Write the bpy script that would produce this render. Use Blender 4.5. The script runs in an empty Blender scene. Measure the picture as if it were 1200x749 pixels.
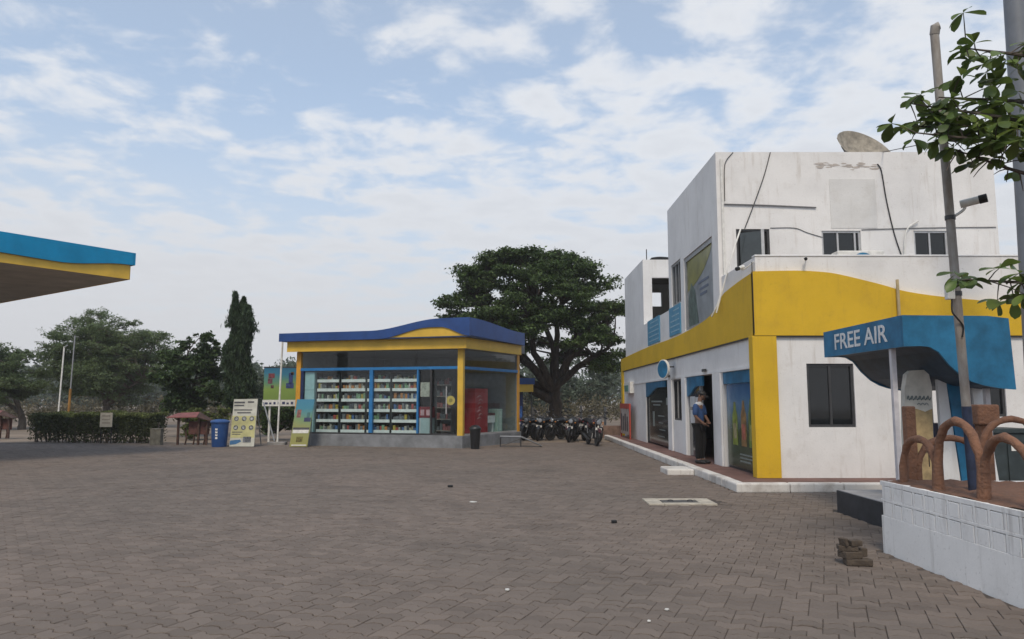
import bpy, math, random
import numpy as np
from mathutils import Vector, Matrix, Quaternion
R = math.radians
random.seed(7); rng = np.random.default_rng(7)
sc = bpy.context.scene
COL = sc.collection
# ---------------------------------------------------------------- camera
cam = bpy.data.objects.new('camera', bpy.data.cameras.new('camera'))
COL.objects.link(cam); sc.camera = cam
cam.location = (0, 0, 1.6); cam.rotation_euler = (R(90 + 6.286), 0, 0)
cam.data.sensor_width = 36; cam.data.lens = 867 / 1200 * 36
cam.data.clip_start = 0.1; cam.data.clip_end = 3000
# ---------------------------------------------------------------- light
SUN_EL, SUN_AZ = 52, 186        # azimuth from +Y clockwise
w = bpy.data.worlds.new('World'); sc.world = w; w.use_nodes = True
nt = w.node_tree; nt.nodes.clear()
def WN(t, **k):
    n = nt.nodes.new(t)
    for a, b in k.items(): setattr(n, a, b)
    return n
def wmath(op, a, b=None, c=None, clamp=False):
    n = WN('ShaderNodeMath', operation=op, use_clamp=clamp)
    for i, v in enumerate((a, b, c)):
        if v is None: continue
        if isinstance(v, (int, float)): n.inputs[i].default_value = v
        else: nt.links.new(v, n.inputs[i])
    return n.outputs[0]
def wmix(f, a, b):
    n = WN('ShaderNodeMix', data_type='RGBA')
    for i, v in ((0, f), (6, a), (7, b)):
        if isinstance(v, (int, float)): n.inputs[i].default_value = v
        elif isinstance(v, tuple): n.inputs[i].default_value = (*v, 1)
        else: nt.links.new(v, n.inputs[i])
    return n.outputs[2]
out = WN('ShaderNodeOutputWorld'); bg = WN('ShaderNodeBackground'); nt.links.new(bg.outputs[0], out.inputs[0])
bg.inputs[1].default_value = 0.1
BIGOFF, PUFOFF = (3.5, 9.3, 0), (9.2, 3.3, 0)
sky = WN('ShaderNodeTexSky', sky_type='NISHITA', sun_disc=False)
sky.sun_elevation = R(SUN_EL); sky.sun_rotation = R(SUN_AZ); sky.air_density = 1.0; sky.dust_density = 0.8; sky.ozone_density = 2.5
tc = WN('ShaderNodeTexCoord'); sep = WN('ShaderNodeSeparateXYZ'); nt.links.new(tc.outputs['Generated'], sep.inputs[0])
zz = wmath('MAXIMUM', sep.outputs[2], 0.0)
den = wmath('ADD', zz, 0.10)
cx = wmath('DIVIDE', sep.outputs[0], den); cy = wmath('DIVIDE', sep.outputs[1], den)
cmb = WN('ShaderNodeCombineXYZ'); nt.links.new(cx, cmb.inputs[0]); nt.links.new(cy, cmb.inputs[1])
def cnoise(scale, detail, rough, off, dist=0.0, ctype='FBM'):
    m = WN('ShaderNodeMapping'); nt.links.new(cmb.outputs[0], m.inputs[0]); m.inputs['Location'].default_value = off
    n = WN('ShaderNodeTexNoise'); n.inputs['Scale'].default_value = scale; n.inputs['Detail'].default_value = detail
    n.inputs['Roughness'].default_value = rough; n.inputs['Distortion'].default_value = dist
    nt.links.new(m.outputs[0], n.inputs[0]); return n.outputs[0]
def wrange(v, a, b, lo=0.0, hi=1.0):
    n = WN('ShaderNodeMapRange', interpolation_type='SMOOTHSTEP'); nt.links.new(v, n.inputs[0])
    for i, q in ((1, a), (2, b), (3, lo), (4, hi)): n.inputs[i].default_value = q
    return n.outputs[0]
big = cnoise(0.55, 2, 0.5, BIGOFF)
puf = cnoise(4.6, 8, 0.56, PUFOFF, 0.2)
fine = cnoise(3.4, 6, 0.6, (8.2, 5.7, 0))
cov = wmath('ADD', wmath('MULTIPLY', big, 0.80), wmath('MULTIPLY', puf, 1.05))
cov = wmath('ADD', cov, wmath('MULTIPLY', wmath('SUBTRACT', 0.45, zz), 0.55))     # more cover towards the horizon
dens = wrange(cov, 0.82, 1.07)
shade = wmath('ADD', wmath('MULTIPLY', wrange(cov, 0.98, 1.25), 0.45), wmath('MULTIPLY', fine, 0.35))   # thick parts are greyer
ccol = wmix(shade, (6.1, 6.2, 6.4), (4.7, 4.85, 5.15))
blue = WN('ShaderNodeMix', data_type='RGBA', blend_type='MULTIPLY'); blue.inputs[0].default_value = 1
nt.links.new(sky.outputs[0], blue.inputs[6]); blue.inputs[7].default_value = (1.05, 1.24, 1.26, 1)
veil = wmix(0.42, blue.outputs[2], (5.2, 5.5, 5.9))
skyc = wmix(wmath("MULTIPLY", dens, 0.86), veil, ccol)
hzm = wrange(zz, 0.02, 0.42, 0.98, 0.0)
skyc = wmix(hzm, skyc, (4.55, 4.62, 4.85))
nt.links.new(skyc, bg.inputs[0])
sl = bpy.data.lights.new('sun', 'SUN'); sl.energy = 1.5; sl.angle = R(15); sl.color = (1.0, 0.86, 0.68)
so = bpy.data.objects.new('sun', sl); COL.objects.link(so)
sd = Vector((math.sin(R(SUN_AZ)) * math.cos(R(SUN_EL)), math.cos(R(SUN_AZ)) * math.cos(R(SUN_EL)), math.sin(R(SUN_EL))))
so.rotation_euler = sd.to_track_quat('Z', 'Y').to_euler(); so.location = (-8, -20, 30)
vs = sc.view_settings; vs.view_transform = 'Standard'; vs.look = 'None'; vs.gamma = 1; vs.exposure = 0.52; vs.use_curve_mapping = False

HAZE = 0.0007
# ---------------------------------------------------------------- materials
MATS = {}
def mat(name, col, rough=0.7, var=0.12, scale=6.0, col2=None, bump=0.0, bscale=40.0, metal=0.0, spec=0.5, island=0.0,
        emit=None, stretch=None, detail=5.0, thr=None, translucent=0.0, objrand=0.0):
    if name in MATS: return MATS[name]
    m = bpy.data.materials.new(name); m.use_nodes = True; t = m.node_tree; N = t.nodes; L = t.links
    b = N['Principled BSDF']; b.inputs['Roughness'].default_value = rough; b.inputs['Metallic'].default_value = metal
    b.inputs['Specular IOR Level'].default_value = spec
    tcn = N.new('ShaderNodeNewGeometry'); src = tcn.outputs['Position']
    if stretch:
        mp = N.new('ShaderNodeMapping'); L.new(src, mp.inputs[0]); mp.inputs['Scale'].default_value = stretch; src = mp.outputs[0]
    n = N.new('ShaderNodeTexNoise'); n.inputs['Scale'].default_value = scale; n.inputs['Detail'].default_value = detail
    n.inputs['Roughness'].default_value = 0.62; L.new(src, n.inputs['Vector'])
    r = N.new('ShaderNodeMapRange'); L.new(n.outputs[0], r.inputs[0])
    lo, hi = thr if thr else (0.3, 0.7)
    r.inputs[1].default_value = lo; r.inputs[2].default_value = hi
    mx = N.new('ShaderNodeMix'); mx.data_type = 'RGBA'
    c2 = col2 if col2 else tuple(c * (1 - 2 * var) for c in col)
    c1 = col if col2 else tuple(min(1, c * (1 + var)) for c in col)
    mx.inputs[6].default_value = (*c1, 1); mx.inputs[7].default_value = (*c2, 1); L.new(r.outputs[0], mx.inputs[0])
    cout = mx.outputs[2]
    if island or objrand:
        hs = N.new('ShaderNodeHueSaturation'); L.new(cout, hs.inputs['Color'])
        ad = N.new('ShaderNodeMath'); ad.operation = 'ADD'
        oi = N.new('ShaderNodeObjectInfo')
        if island: L.new(tcn.outputs['Random Per Island'], ad.inputs[0])
        else: ad.inputs[0].default_value = 0
        if objrand: L.new(oi.outputs['Random'], ad.inputs[1])
        else: ad.inputs[1].default_value = 0
        fr = N.new('ShaderNodeMath'); fr.operation = 'FRACT'; L.new(ad.outputs[0], fr.inputs[0])
        vr = N.new('ShaderNodeMapRange'); L.new(fr.outputs[0], vr.inputs[0]); k = max(island, objrand)
        vr.inputs[3].default_value = 1 - k; vr.inputs[4].default_value = 1 + k
        L.new(vr.outputs[0], hs.inputs['Value']); cout = hs.outputs[0]
    L.new(cout, b.inputs['Base Color'])
    if bump:
        n2 = N.new('ShaderNodeTexNoise'); n2.inputs['Scale'].default_value = bscale; n2.inputs['Detail'].default_value = 6
        L.new(src, n2.inputs['Vector']); bp = N.new('ShaderNodeBump'); bp.inputs['Strength'].default_value = bump; bp.inputs['Distance'].default_value = 0.02
        L.new(n2.outputs[0], bp.inputs['Height']); L.new(bp.outputs[0], b.inputs['Normal'])
    if translucent:
        tr = N.new('ShaderNodeBsdfTranslucent'); L.new(cout, tr.inputs[0]); ms = N.new('ShaderNodeMixShader'); ms.inputs[0].default_value = translucent
        L.new(b.outputs[0], ms.inputs[1]); L.new(tr.outputs[0], ms.inputs[2]); L.new(ms.outputs[0], N['Material Output'].inputs[0])
    MATS[name] = m; return m
def painted(name, col, dirt, amount=(0.52, 0.72), rough=0.75, streak=True):
    """painted plaster with soft blotches and downward streaks of dirt that have their own shape"""
    if name in MATS: return MATS[name]
    m = bpy.data.materials.new(name); m.use_nodes = True; N = m.node_tree.nodes; L = m.node_tree.links
    b = N['Principled BSDF']; b.inputs['Roughness'].default_value = rough; b.inputs['Specular IOR Level'].default_value = 0.25
    g = N.new('ShaderNodeNewGeometry')
    def ns(scale, st, d=6):
        mp = N.new('ShaderNodeMapping'); L.new(g.outputs['Position'], mp.inputs[0]); mp.inputs['Scale'].default_value = st
        n = N.new('ShaderNodeTexNoise'); n.inputs['Scale'].default_value = scale; n.inputs['Detail'].default_value = d; n.inputs['Roughness'].default_value = 0.65
        L.new(mp.outputs[0], n.inputs[0]); return n.outputs[0]
    def rg(v, a, c, o=1.0):
        r = N.new('ShaderNodeMapRange'); r.interpolation_type = 'SMOOTHSTEP'; L.new(v, r.inputs[0]); r.inputs[1].default_value = a; r.inputs[2].default_value = c; r.inputs[4].default_value = o; return r.outputs[0]
    def mixc(f, a, c):
        x = N.new('ShaderNodeMix'); x.data_type = 'RGBA'; L.new(f, x.inputs[0])
        for i, v in ((6, a), (7, c)):
            if isinstance(v, tuple): x.inputs[i].default_value = (*v, 1)
            else: L.new(v, x.inputs[i])
        return x.outputs[2]
    c = mixc(rg(ns(0.9, (1, 1, 1)), 0.35, 0.75), col, tuple(0.86 * q for q in col))
    c = mixc(rg(ns(2.2, (1, 1, 1)), amount[0], amount[1], 0.55), c, dirt)
    if streak: c = mixc(rg(ns(3.0, (2.2, 2.2, 0.22)), 0.54, 0.74, 0.62), c, dirt)
    c = mixc(rg(ns(26, (1, 1, 1)), 0.60, 0.70, 0.35), c, tuple(0.6 * q for q in dirt))
    L.new(c, b.inputs['Base Color'])
    bp = N.new('ShaderNodeBump'); bp.inputs['Strength'].default_value = 0.25; bp.inputs['Distance'].default_value = 0.01
    L.new(ns(30, (1, 1, 1)), bp.inputs['Height']); L.new(bp.outputs[0], b.inputs['Normal'])
    MATS[name] = m; return m
def glass(name, tint=(0.75, 0.85, 0.85), refl=1.0, rough=0.02):
    if name in MATS: return MATS[name]
    m = bpy.data.materials.new(name); m.use_nodes = True; N = m.node_tree.nodes; L = m.node_tree.links
    N.remove(N['Principled BSDF'])
    t = N.new('ShaderNodeBsdfTransparent'); t.inputs[0].default_value = (*tint, 1)
    g = N.new('ShaderNodeBsdfGlossy'); g.inputs['Roughness'].default_value = rough; g.inputs[0].default_value = (refl, refl, refl, 1)
    f = N.new('ShaderNodeFresnel'); f.inputs[0].default_value = 1.5
    ge = N.new('ShaderNodeNewGeometry'); iv = N.new('ShaderNodeMath'); iv.operation = 'SUBTRACT'; iv.inputs[0].default_value = 1; L.new(ge.outputs['Backfacing'], iv.inputs[1])
    ml = N.new('ShaderNodeMath'); ml.operation = 'MULTIPLY'; L.new(f.outputs[0], ml.inputs[0]); L.new(iv.outputs[0], ml.inputs[1])   # only the outer face of a pane mirrors
    s = N.new('ShaderNodeMixShader'); L.new(ml.outputs[0], s.inputs[0]); L.new(t.outputs[0], s.inputs[1]); L.new(g.outputs[0], s.inputs[2])
    L.new(s.outputs[0], N['Material Output'].inputs[0]); MATS[name] = m; return m
WHITE = painted('white_wall_paint', (0.76, 0.75, 0.74), (0.52, 0.48, 0.44), (0.56, 0.80))
WHITE2 = painted('white_wall_paint_clean', (0.74, 0.74, 0.74), (0.54, 0.52, 0.49), (0.58, 0.80))
CHALK = painted('white_lime_paint', (0.86, 0.855, 0.84), (0.42, 0.40, 0.38), (0.55, 0.74))
YEL = painted('yellow_paint', (0.66, 0.42, 0.028), (0.50, 0.31, 0.035), (0.5, 0.75))
YELM = mat('yellow_metal', (0.66, 0.42, 0.05), 0.45, 0.08, 2.0)
ORG = mat('orange_metal', (0.62, 0.30, 0.03), 0.45, 0.1, 3.0)
BLUE = mat('blue_fascia', (0.004, 0.235, 0.46), 0.45, 0.10, 1.5, spec=0.25)
BLUE2 = mat('blue_panel_paint', (0.020, 0.155, 0.30), 0.45, 0.22, 3.0, bump=0.03, bscale=8, spec=0.35)
BLUEM = mat('blue_mullion', (0.02, 0.17, 0.42), 0.45, 0.1)
NAVY = mat('navy_paint', (0.012, 0.025, 0.09), 0.5, 0.2)
SOFF = mat('soffit', (0.52, 0.45, 0.37), 0.8, 0.12, 1.2)
DARK = mat('dark_interior', (0.012, 0.013, 0.015), 0.9, 0.2)
DGLASS = mat('dark_glazing', (0.012, 0.014, 0.016), 0.06, 0.2, 1.0, spec=0.6)
GREYM = mat('grey_metal', (0.30, 0.31, 0.32), 0.45, 0.12, 4, metal=0.3)
DGREY = mat('dark_grey_frame', (0.045, 0.045, 0.048), 0.5, 0.15)
ALU = mat('aluminium', (0.50, 0.50, 0.50), 0.4, 0.1, 8, metal=0.4)
PVC = mat('white_plastic', (0.72, 0.71, 0.67), 0.5, 0.12, 9)
BLACK = mat('black_rubber', (0.012, 0.012, 0.013), 0.6, 0.2)
BLKP = mat('black_plastic', (0.018, 0.019, 0.021), 0.4, 0.2)
CONC = mat('concrete', (0.27, 0.26, 0.25), 0.9, 0.18, 5, bump=0.25, bscale=30)
PLGREY = mat('plinth_grey', (0.21, 0.22, 0.235), 0.8, 0.2, 2.0, bump=0.15)
REDFL = mat('red_brown_floor', (0.16, 0.085, 0.07), 0.8, 0.2, 2.5, bump=0.1)
TERRA = mat('brown_painted_concrete', (0.250, 0.122, 0.070), 0.85, 0.22, 9, col2=(0.16, 0.082, 0.052), bump=0.9, bscale=30)
SOIL = mat('soil', (0.13, 0.085, 0.055), 0.95, 0.3, 8, bump=0.8, bscale=30)
KERBM = painted('kerb_white_paint', (0.66, 0.64, 0.61), (0.30, 0.26, 0.23), (0.48, 0.68))
BARK = mat('bark', (0.055, 0.042, 0.033), 0.95, 0.3, 9, bump=0.8, bscale=16, stretch=(1, 1, 0.3))
BARK2 = mat('grey_bark', (0.11, 0.09, 0.075), 0.95, 0.3, 9, bump=0.8, bscale=16, stretch=(1, 1, 0.3))
def leafmat(n, c, c2, k=0.45, tr=0.25): return mat(n, c, 0.6, 0.2, 0.55, col2=c2, island=k, translucent=tr, spec=0.3)
L_RAIN = leafmat('leaf_rain_tree', (0.085, 0.128, 0.040), (0.040, 0.070, 0.022), 0.6, 0.3)
L_MESQ = leafmat('leaf_thorn_tree', (0.150, 0.200, 0.092), (0.085, 0.125, 0.055), 0.3, 0.3)
L_DARK = leafmat('leaf_dark_tree', (0.070, 0.112, 0.036), (0.036, 0.064, 0.024))
L_ASHO = leafmat('leaf_mast_tree', (0.055, 0.088, 0.040), (0.030, 0.054, 0.026))
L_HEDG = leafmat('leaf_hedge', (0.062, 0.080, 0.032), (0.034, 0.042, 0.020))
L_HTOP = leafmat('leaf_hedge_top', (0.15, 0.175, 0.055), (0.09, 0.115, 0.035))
L_DRY = leafmat('leaf_dry_scrub', (0.13, 0.11, 0.065), (0.08, 0.075, 0.045))
L_FAR = leafmat('leaf_far', (0.10, 0.125, 0.085), (0.06, 0.085, 0.055), 0.3)
L_BAD = mat('leaf_almond', (0.150, 0.205, 0.045), 0.42, 0.2, 2.0, col2=(0.045, 0.085, 0.02), objrand=0.45, translucent=0.3, spec=0.4)

# ---------------------------------------------------------------- mesh helpers
ORGN = {}
class MB:
    def __init__(s): s.v = []; s.f = []
    def add(s, vs, fs):
        o = len(s.v); s.v += [tuple(p) for p in vs]; s.f += [tuple(i + o for i in f) for f in fs]; return s
    def box(s, x0, x1, y0, y1, z0, z1):
        return s.add([(x0, y0, z0), (x1, y0, z0), (x1, y1, z0), (x0, y1, z0), (x0, y0, z1), (x1, y0, z1), (x1, y1, z1), (x0, y1, z1)],
                     [(0, 3, 2, 1), (4, 5, 6, 7), (0, 1, 5, 4), (1, 2, 6, 5), (2, 3, 7, 6), (3, 0, 4, 7)])
    def obox(s, c, sz, rot):
        """box of full size sz centred at c turned by Matrix rot"""
        P = []
        for z in (-.5, .5):
            for x, y in ((-.5, -.5), (.5, -.5), (.5, .5), (-.5, .5)):
                P.append(Vector(c) + rot @ Vector((x * sz[0], y * sz[1], z * sz[2])))
        return s.add(P, [(0, 3, 2, 1), (4, 5, 6, 7), (0, 1, 5, 4), (1, 2, 6, 5), (2, 3, 7, 6), (3, 0, 4, 7)])
    def bar(s, a, b, wd, ht, up=(0, 0, 1)):
        a, b = Vector(a), Vector(b); d = b - a; x = d.normalized(); y = Vector(up).cross(x).normalized(); z = x.cross(y)
        return s.obox((a + b) / 2, (d.length, wd, ht), Matrix((x, y, z)).transposed())
    def prism(s, pts, a, b):
        """extrude polygon pts (3D) by vector: pts+a .. pts+b"""
        n = len(pts); A = [Vector(p) + Vector(a) for p in pts]; B = [Vector(p) + Vector(b) for p in pts]
        return s.add(A + B, [tuple(range(n - 1, -1, -1)), tuple(range(n, 2 * n))] + [(i, (i + 1) % n, n + (i + 1) % n, n + i) for i in range(n)])
    def strip(s, bot, top, off):
        """curtain between two polylines, given thickness by vector off"""
        n = len(bot); o = Vector(off); V = [Vector(p) for p in bot] + [Vector(p) for p in top]; V += [p + o for p in V]
        f = []
        for i in range(n - 1):
            f.append((i, i + 1, n + i + 1, n + i)); f.append((2 * n + i + 1, 2 * n + i, 3 * n + i, 3 * n + i + 1))
            f.append((i + 1, i, 2 * n + i, 2 * n + i + 1)); f.append((n + i, n + i + 1, 3 * n + i + 1, 3 * n + i))
        f.append((0, n, 3 * n, 2 * n)); f.append((n - 1, 3 * n - 1, 4 * n - 1, 2 * n - 1)); return s.add(V, f)
    def tube(s, pts, r, n=8, cap=True):
        pts = [Vector(p) for p in pts]; k = len(pts); rs = r if isinstance(r, (list, tuple)) else [r] * k
        V = []; u = None
        for i, p in enumerate(pts):
            d = (pts[min(i + 1, k - 1)] - pts[max(i - 1, 0)]).normalized()
            if u is None: u = d.orthogonal().normalized()
            else: u = (u - d * u.dot(d)); u = u.normalized() if u.length > 1e-6 else d.orthogonal().normalized()
            q = d.cross(u)
            for j in range(n):
                a = 2 * math.pi * j / n; V.append(p + (u * math.cos(a) + q * math.sin(a)) * rs[i])
        F = [(i * n + j, i * n + (j + 1) % n, (i + 1) * n + (j + 1) % n, (i + 1) * n + j) for i in range(k - 1) for j in range(n)]
        if cap: F.append(tuple(range(n - 1, -1, -1))); F.append(tuple((k - 1) * n + j for j in range(n)))
        return s.add(V, F)
    def lathe(s, prof, c=(0, 0, 0), n=16, rot=None):
        V = []; k = len(prof)
        for r, z in prof:
            for j in range(n):
                a = 2 * math.pi * j / n; p = Vector((r * math.cos(a), r * math.sin(a), z))
                V.append((rot @ p if rot else p) + Vector(c))
        F = [(i * n + j, i * n + (j + 1) % n, (i + 1) * n + (j + 1) % n, (i + 1) * n + j) for i in range(k - 1) for j in range(n)]
        F.append(tuple(range(n - 1, -1, -1))); F.append(tuple((k - 1) * n + j for j in range(n)))
        return s.add(V, F)
    def ball(s, c, r, n=10, m=7, rot=None):
        rx, ry, rz = r if isinstance(r, (tuple, list)) else (r, r, r)
        V = [Vector((0, 0, -rz))]; 
        for i in range(1, m):
            t = math.pi * i / m - math.pi / 2
            for j in range(n):
                a = 2 * math.pi * j / n; V.append(Vector((rx * math.cos(t) * math.cos(a), ry * math.cos(t) * math.sin(a), rz * math.sin(t))))
        V.append(Vector((0, 0, rz))); V = [(rot @ p if rot else p) + Vector(c) for p in V]
        F = [(0, 1 + (j + 1) % n, 1 + j) for j in range(n)]
        F += [(1 + i * n + j, 1 + i * n + (j + 1) % n, 1 + (i + 1) * n + (j + 1) % n, 1 + (i + 1) * n + j) for i in range(m - 2) for j in range(n)]
        e = len(V) - 1; F += [(e, 1 + (m - 2) * n + j, 1 + (m - 2) * n + (j + 1) % n) for j in range(n)]
        return s.add(V, F)
    def build(s, name, m, parent=None, smooth=False, bevel=0.0):
        return link(name, s.v, s.f, m, parent, smooth, bevel)
def link(name, v, f, m, parent=None, smooth=False, bevel=0.0):
    o0 = ORGN[parent.name] if parent else Vector((0, 0, 0))
    me = bpy.data.meshes.new(name)
    if isinstance(v, np.ndarray): v = (v - np.array(o0)).tolist(); f = f.tolist() if isinstance(f, np.ndarray) else f
    else: v = [(p[0] - o0.x, p[1] - o0.y, p[2] - o0.z) for p in v]
    me.from_pydata(v, [], f); me.materials.append(m)
    if smooth:
        me.polygons.foreach_set('use_smooth', [True] * len(me.polygons)); 
        try: me.set_sharp_from_angle(angle=R(40))
        except Exception: pass
    me.update()
    o = bpy.data.objects.new(name, me); COL.objects.link(o)
    if parent: o.parent = parent
    ORGN[o.name] = o0
    if bevel:
        b = o.modifiers.new('bevel', 'BEVEL'); b.width = bevel; b.segments = 2; b.limit_method = 'ANGLE'; b.angle_limit = R(40)
    return o
def tag(o, label=None, cat=None, group=None, kind=None):
    for k, v in (('label', label), ('category', cat), ('group', group), ('kind', kind)):
        if v: o[k] = v
    return o
def thing(name, label, cat, loc, group=None):
    o = bpy.data.objects.new(name, None); COL.objects.link(o); o.location = loc; o.empty_display_size = 0.3
    ORGN[o.name] = Vector(loc); return tag(o, label, cat, group)
def copy_tree(o, parent=None):
    c = o.copy(); COL.objects.link(c); c.parent = parent; ORGN[c.name] = ORGN[o.name]
    for ch in list(o.children): copy_tree(ch, c)
    return c
def grid_wall(us, vs_, holes, P, depth, reveal=True):
    """wall with rectangular openings. us,vs: extents; holes (u0,u1,v0,v1); P(u,v,d) gives the point at depth d behind the face"""
    U = sorted({*us, *[h[0] for h in holes], *[h[1] for h in holes]}); V = sorted({*vs_, *[h[2] for h in holes], *[h[3] for h in holes]})
    U = [u for u in U if us[0] <= u <= us[1]]; V = [q for q in V if vs_[0] <= q <= vs_[1]]
    def hole(i, j):
        if i < 0 or j < 0 or i >= len(U) - 1 or j >= len(V) - 1: return True
        a, b = (U[i] + U[i + 1]) / 2, (V[j] + V[j + 1]) / 2
        return any(h[0] < a < h[1] and h[2] < b < h[3] for h in holes)
    m = MB()
    for i in range(len(U) - 1):
        for j in range(len(V) - 1):
            if hole(i, j): continue
            q = [(U[i], V[j]), (U[i + 1], V[j]), (U[i + 1], V[j + 1]), (U[i], V[j + 1])]
            m.add([P(a, b, 0) for a, b in q], [(0, 1, 2, 3)]); m.add([P(a, b, depth) for a, b in q], [(3, 2, 1, 0)])
            for (di, dj, e) in ((0, -1, (0, 1)), (1, 0, (1, 2)), (0, 1, (2, 3)), (-1, 0, (3, 0))):
                if hole(i + di, j + dj):
                    a, b = q[e[0]], q[e[1]]; m.add([P(*a, 0), P(*b, 0), P(*b, depth), P(*a, depth)], [(3, 2, 1, 0)])
    return m
def arc(pts, k=6):
    """Catmull-Rom through points"""
    P = [Vector(p) for p in pts]; P = [2 * P[0] - P[1]] + P + [2 * P[-1] - P[-2]]; o = []
    for i in range(1, len(P) - 2):
        for j in range(k):
            t = j / k; a, b, c, d = P[i - 1:i + 3]
            o.append(0.5 * ((2 * b) + (c - a) * t + (2 * a - 5 * b + 4 * c - d) * t * t + (3 * b - a - 3 * c + d) * t ** 3))
    o.append(P[-2]); return o
def text_mesh(name, body, size, m, parent, loc, rot, extrude=0.006, bold=0.0, sx=1.0):
    cu = bpy.data.curves.new(name, 'FONT'); cu.body = body; cu.size = size; cu.extrude = extrude; cu.offset = bold; cu.align_x = 'CENTER'; cu.align_y = 'CENTER'
    t = bpy.data.objects.new(name, cu); COL.objects.link(t); dg = bpy.context.evaluated_depsgraph_get()
    me = bpy.data.meshes.new_from_object(t.evaluated_get(dg)); bpy.data.objects.remove(t); bpy.data.curves.remove(cu)
    me.materials.clear(); me.materials.append(m); me.name = name
    o = bpy.data.objects.new(name, me); COL.objects.link(o); o.parent = parent
    o0 = ORGN[parent.name]; o.location = Vector(loc) - o0; o.rotation_euler = rot; o.scale = (sx, 1, 1); ORGN[o.name] = Vector(loc); return o

# ================================================================ SETTING: ground and paving
g = MB().add([(-450, -100, -0.035), (450, -100, -0.035), (450, 700, -0.035), (-450, 700, -0.035)], [(0, 1, 2, 3)]).build(
    'ground', mat('dry_earth', (0.21, 0.165, 0.125), 0.95, 0.2, 0.35, bump=0.3, bscale=4))
tag(g, kind='structure')
fc = MB().add([(-45, -25, -0.0095), (22, -25, -0.0095), (22, 30.5, -0.0095), (-7, 28.6, -0.0095), (-20, 29.2, -0.0095), (-45, 32, -0.0095)], [(0, 1, 2, 3, 4, 5)]).build(
    'paved_forecourt', mat('joint_sand', (0.085, 0.069, 0.058), 0.95, 0.2, 1.5, bump=0.3))
tag(fc, kind='structure')
def paver_material():
    m = bpy.data.materials.new('concrete_paver'); m.use_nodes = True; N = m.node_tree.nodes; L = m.node_tree.links; b = N['Principled BSDF']
    b.inputs['Roughness'].default_value = 0.82; b.inputs['Specular IOR Level'].default_value = 0.3
    ge = N.new('ShaderNodeNewGeometry'); oi = N.new('ShaderNodeObjectInfo')
    def ns(sc_, d=4, st=None):
        n = N.new('ShaderNodeTexNoise'); n.inputs['Scale'].default_value = sc_; n.inputs['Detail'].default_value = d; n.inputs['Roughness'].default_value = 0.6
        L.new(ge.outputs['Position'], n.inputs[0]); return n.outputs[0]
    def mixc(f, a, c):
        x = N.new('ShaderNodeMix'); x.data_type = 'RGBA'; L.new(f, x.inputs[0])
        for i, v in ((6, a), (7, c)):
            if isinstance(v, tuple): x.inputs[i].default_value = (*v, 1)
            else: L.new(v, x.inputs[i])
        return x.outputs[2]
    def rg(v, a, c, lo=0, hi=1):
        r = N.new('ShaderNodeMapRange'); L.new(v, r.inputs[0]); r.inputs[1].default_value = a; r.inputs[2].default_value = c; r.inputs[3].default_value = lo; r.inputs[4].default_value = hi; return r.outputs[0]
    c = mixc(rg(ns(0.22, 4), 0.38, 0.62), (0.186, 0.150, 0.126), (0.153, 0.128, 0.109))
    c = mixc(rg(ns(0.8, 5), 0.52, 0.70, 0, 0.7), c, (0.112, 0.092, 0.079))
    c = mixc(rg(ns(0.45, 3), 0.60, 0.78, 0, 0.55), c, (0.10, 0.085, 0.072))
    c = mixc(rg(ns(90, 3), 0.35, 0.75, 0, 0.5), c, (0.114, 0.093, 0.079))
    ad = N.new('ShaderNodeMath'); ad.operation = 'ADD'; L.new(ge.outputs['Random Per Island'], ad.inputs[0]); L.new(oi.outputs['Random'], ad.inputs[1])
    fr = N.new('ShaderNodeMath'); fr.operation = 'FRACT'; L.new(ad.outputs[0], fr.inputs[0])
    h = N.new('ShaderNodeHueSaturation'); L.new(c, h.inputs['Color']); L.new(rg(fr.outputs[0], 0, 1, 0.87, 1.13), h.inputs['Value'])
    L.new(h.outputs[0], b.inputs['Base Color'])
    bp = N.new('ShaderNodeBump'); bp.inputs['Strength'].default_value = 0.3; bp.inputs['Distance'].default_value = 0.006; L.new(ns(120, 3), bp.inputs['Height']); L.new(bp.outputs[0], b.inputs['Normal'])
    return m
PAVM = paver_material()
PL, PH, PA = 0.205, 0.128, 0.017          # length, row pitch, zigzag amplitude
ang = R(-23); ca, sa = math.cos(ang), math.sin(ang)
def tri(x):                               # trapezoid wave, period PL
    q = (x / PL) % 1.0
    return PA * (1 - 2 * abs(2 * ((q + 0.125) % 1.0) - 1)) if False else PA * max(-1, min(1, 2.6 * (abs(2 * q - 1) - 0.5) * 2))
def paver_shape(par):
    gq = 0.0024; x0 = 0.0; xs = [0, .16, .34, .5, .66, .84, 1.0]
    sh = 0.5 * PL * par
    gy = 0.0046
    bot = [(gq + (PL - 2 * gq) * t, gy + tri(PL * t + sh)) for t in xs]; top = [(p[0], p[1] + PH - 2 * gy) for p in bot]
    return bot + top[::-1]
SH = [np.array(paver_shape(0)), np.array(paver_shape(1))]
def paver_geo(shape):
    n = len(shape); cen = shape.mean(0); ins = cen + (shape - cen) * 0.965
    v = np.concatenate([np.c_[ins, np.zeros(n)], np.c_[shape, np.full(n, -0.004)], np.c_[shape, np.full(n, -0.022)]])
    half = n // 2
    f = [(i, i + 1, n - 2 - i, n - 1 - i) for i in range(half - 1)]
    f += [(n + i, n + (i + 1) % n, (i + 1) % n, i) for i in range(n)] + [(2 * n + i, 2 * n + (i + 1) % n, n + (i + 1) % n, n + i) for i in range(n)]
    return v, np.array(f)
GEO = [paver_geo(s) for s in SH]
spots = []; prow = 0
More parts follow.
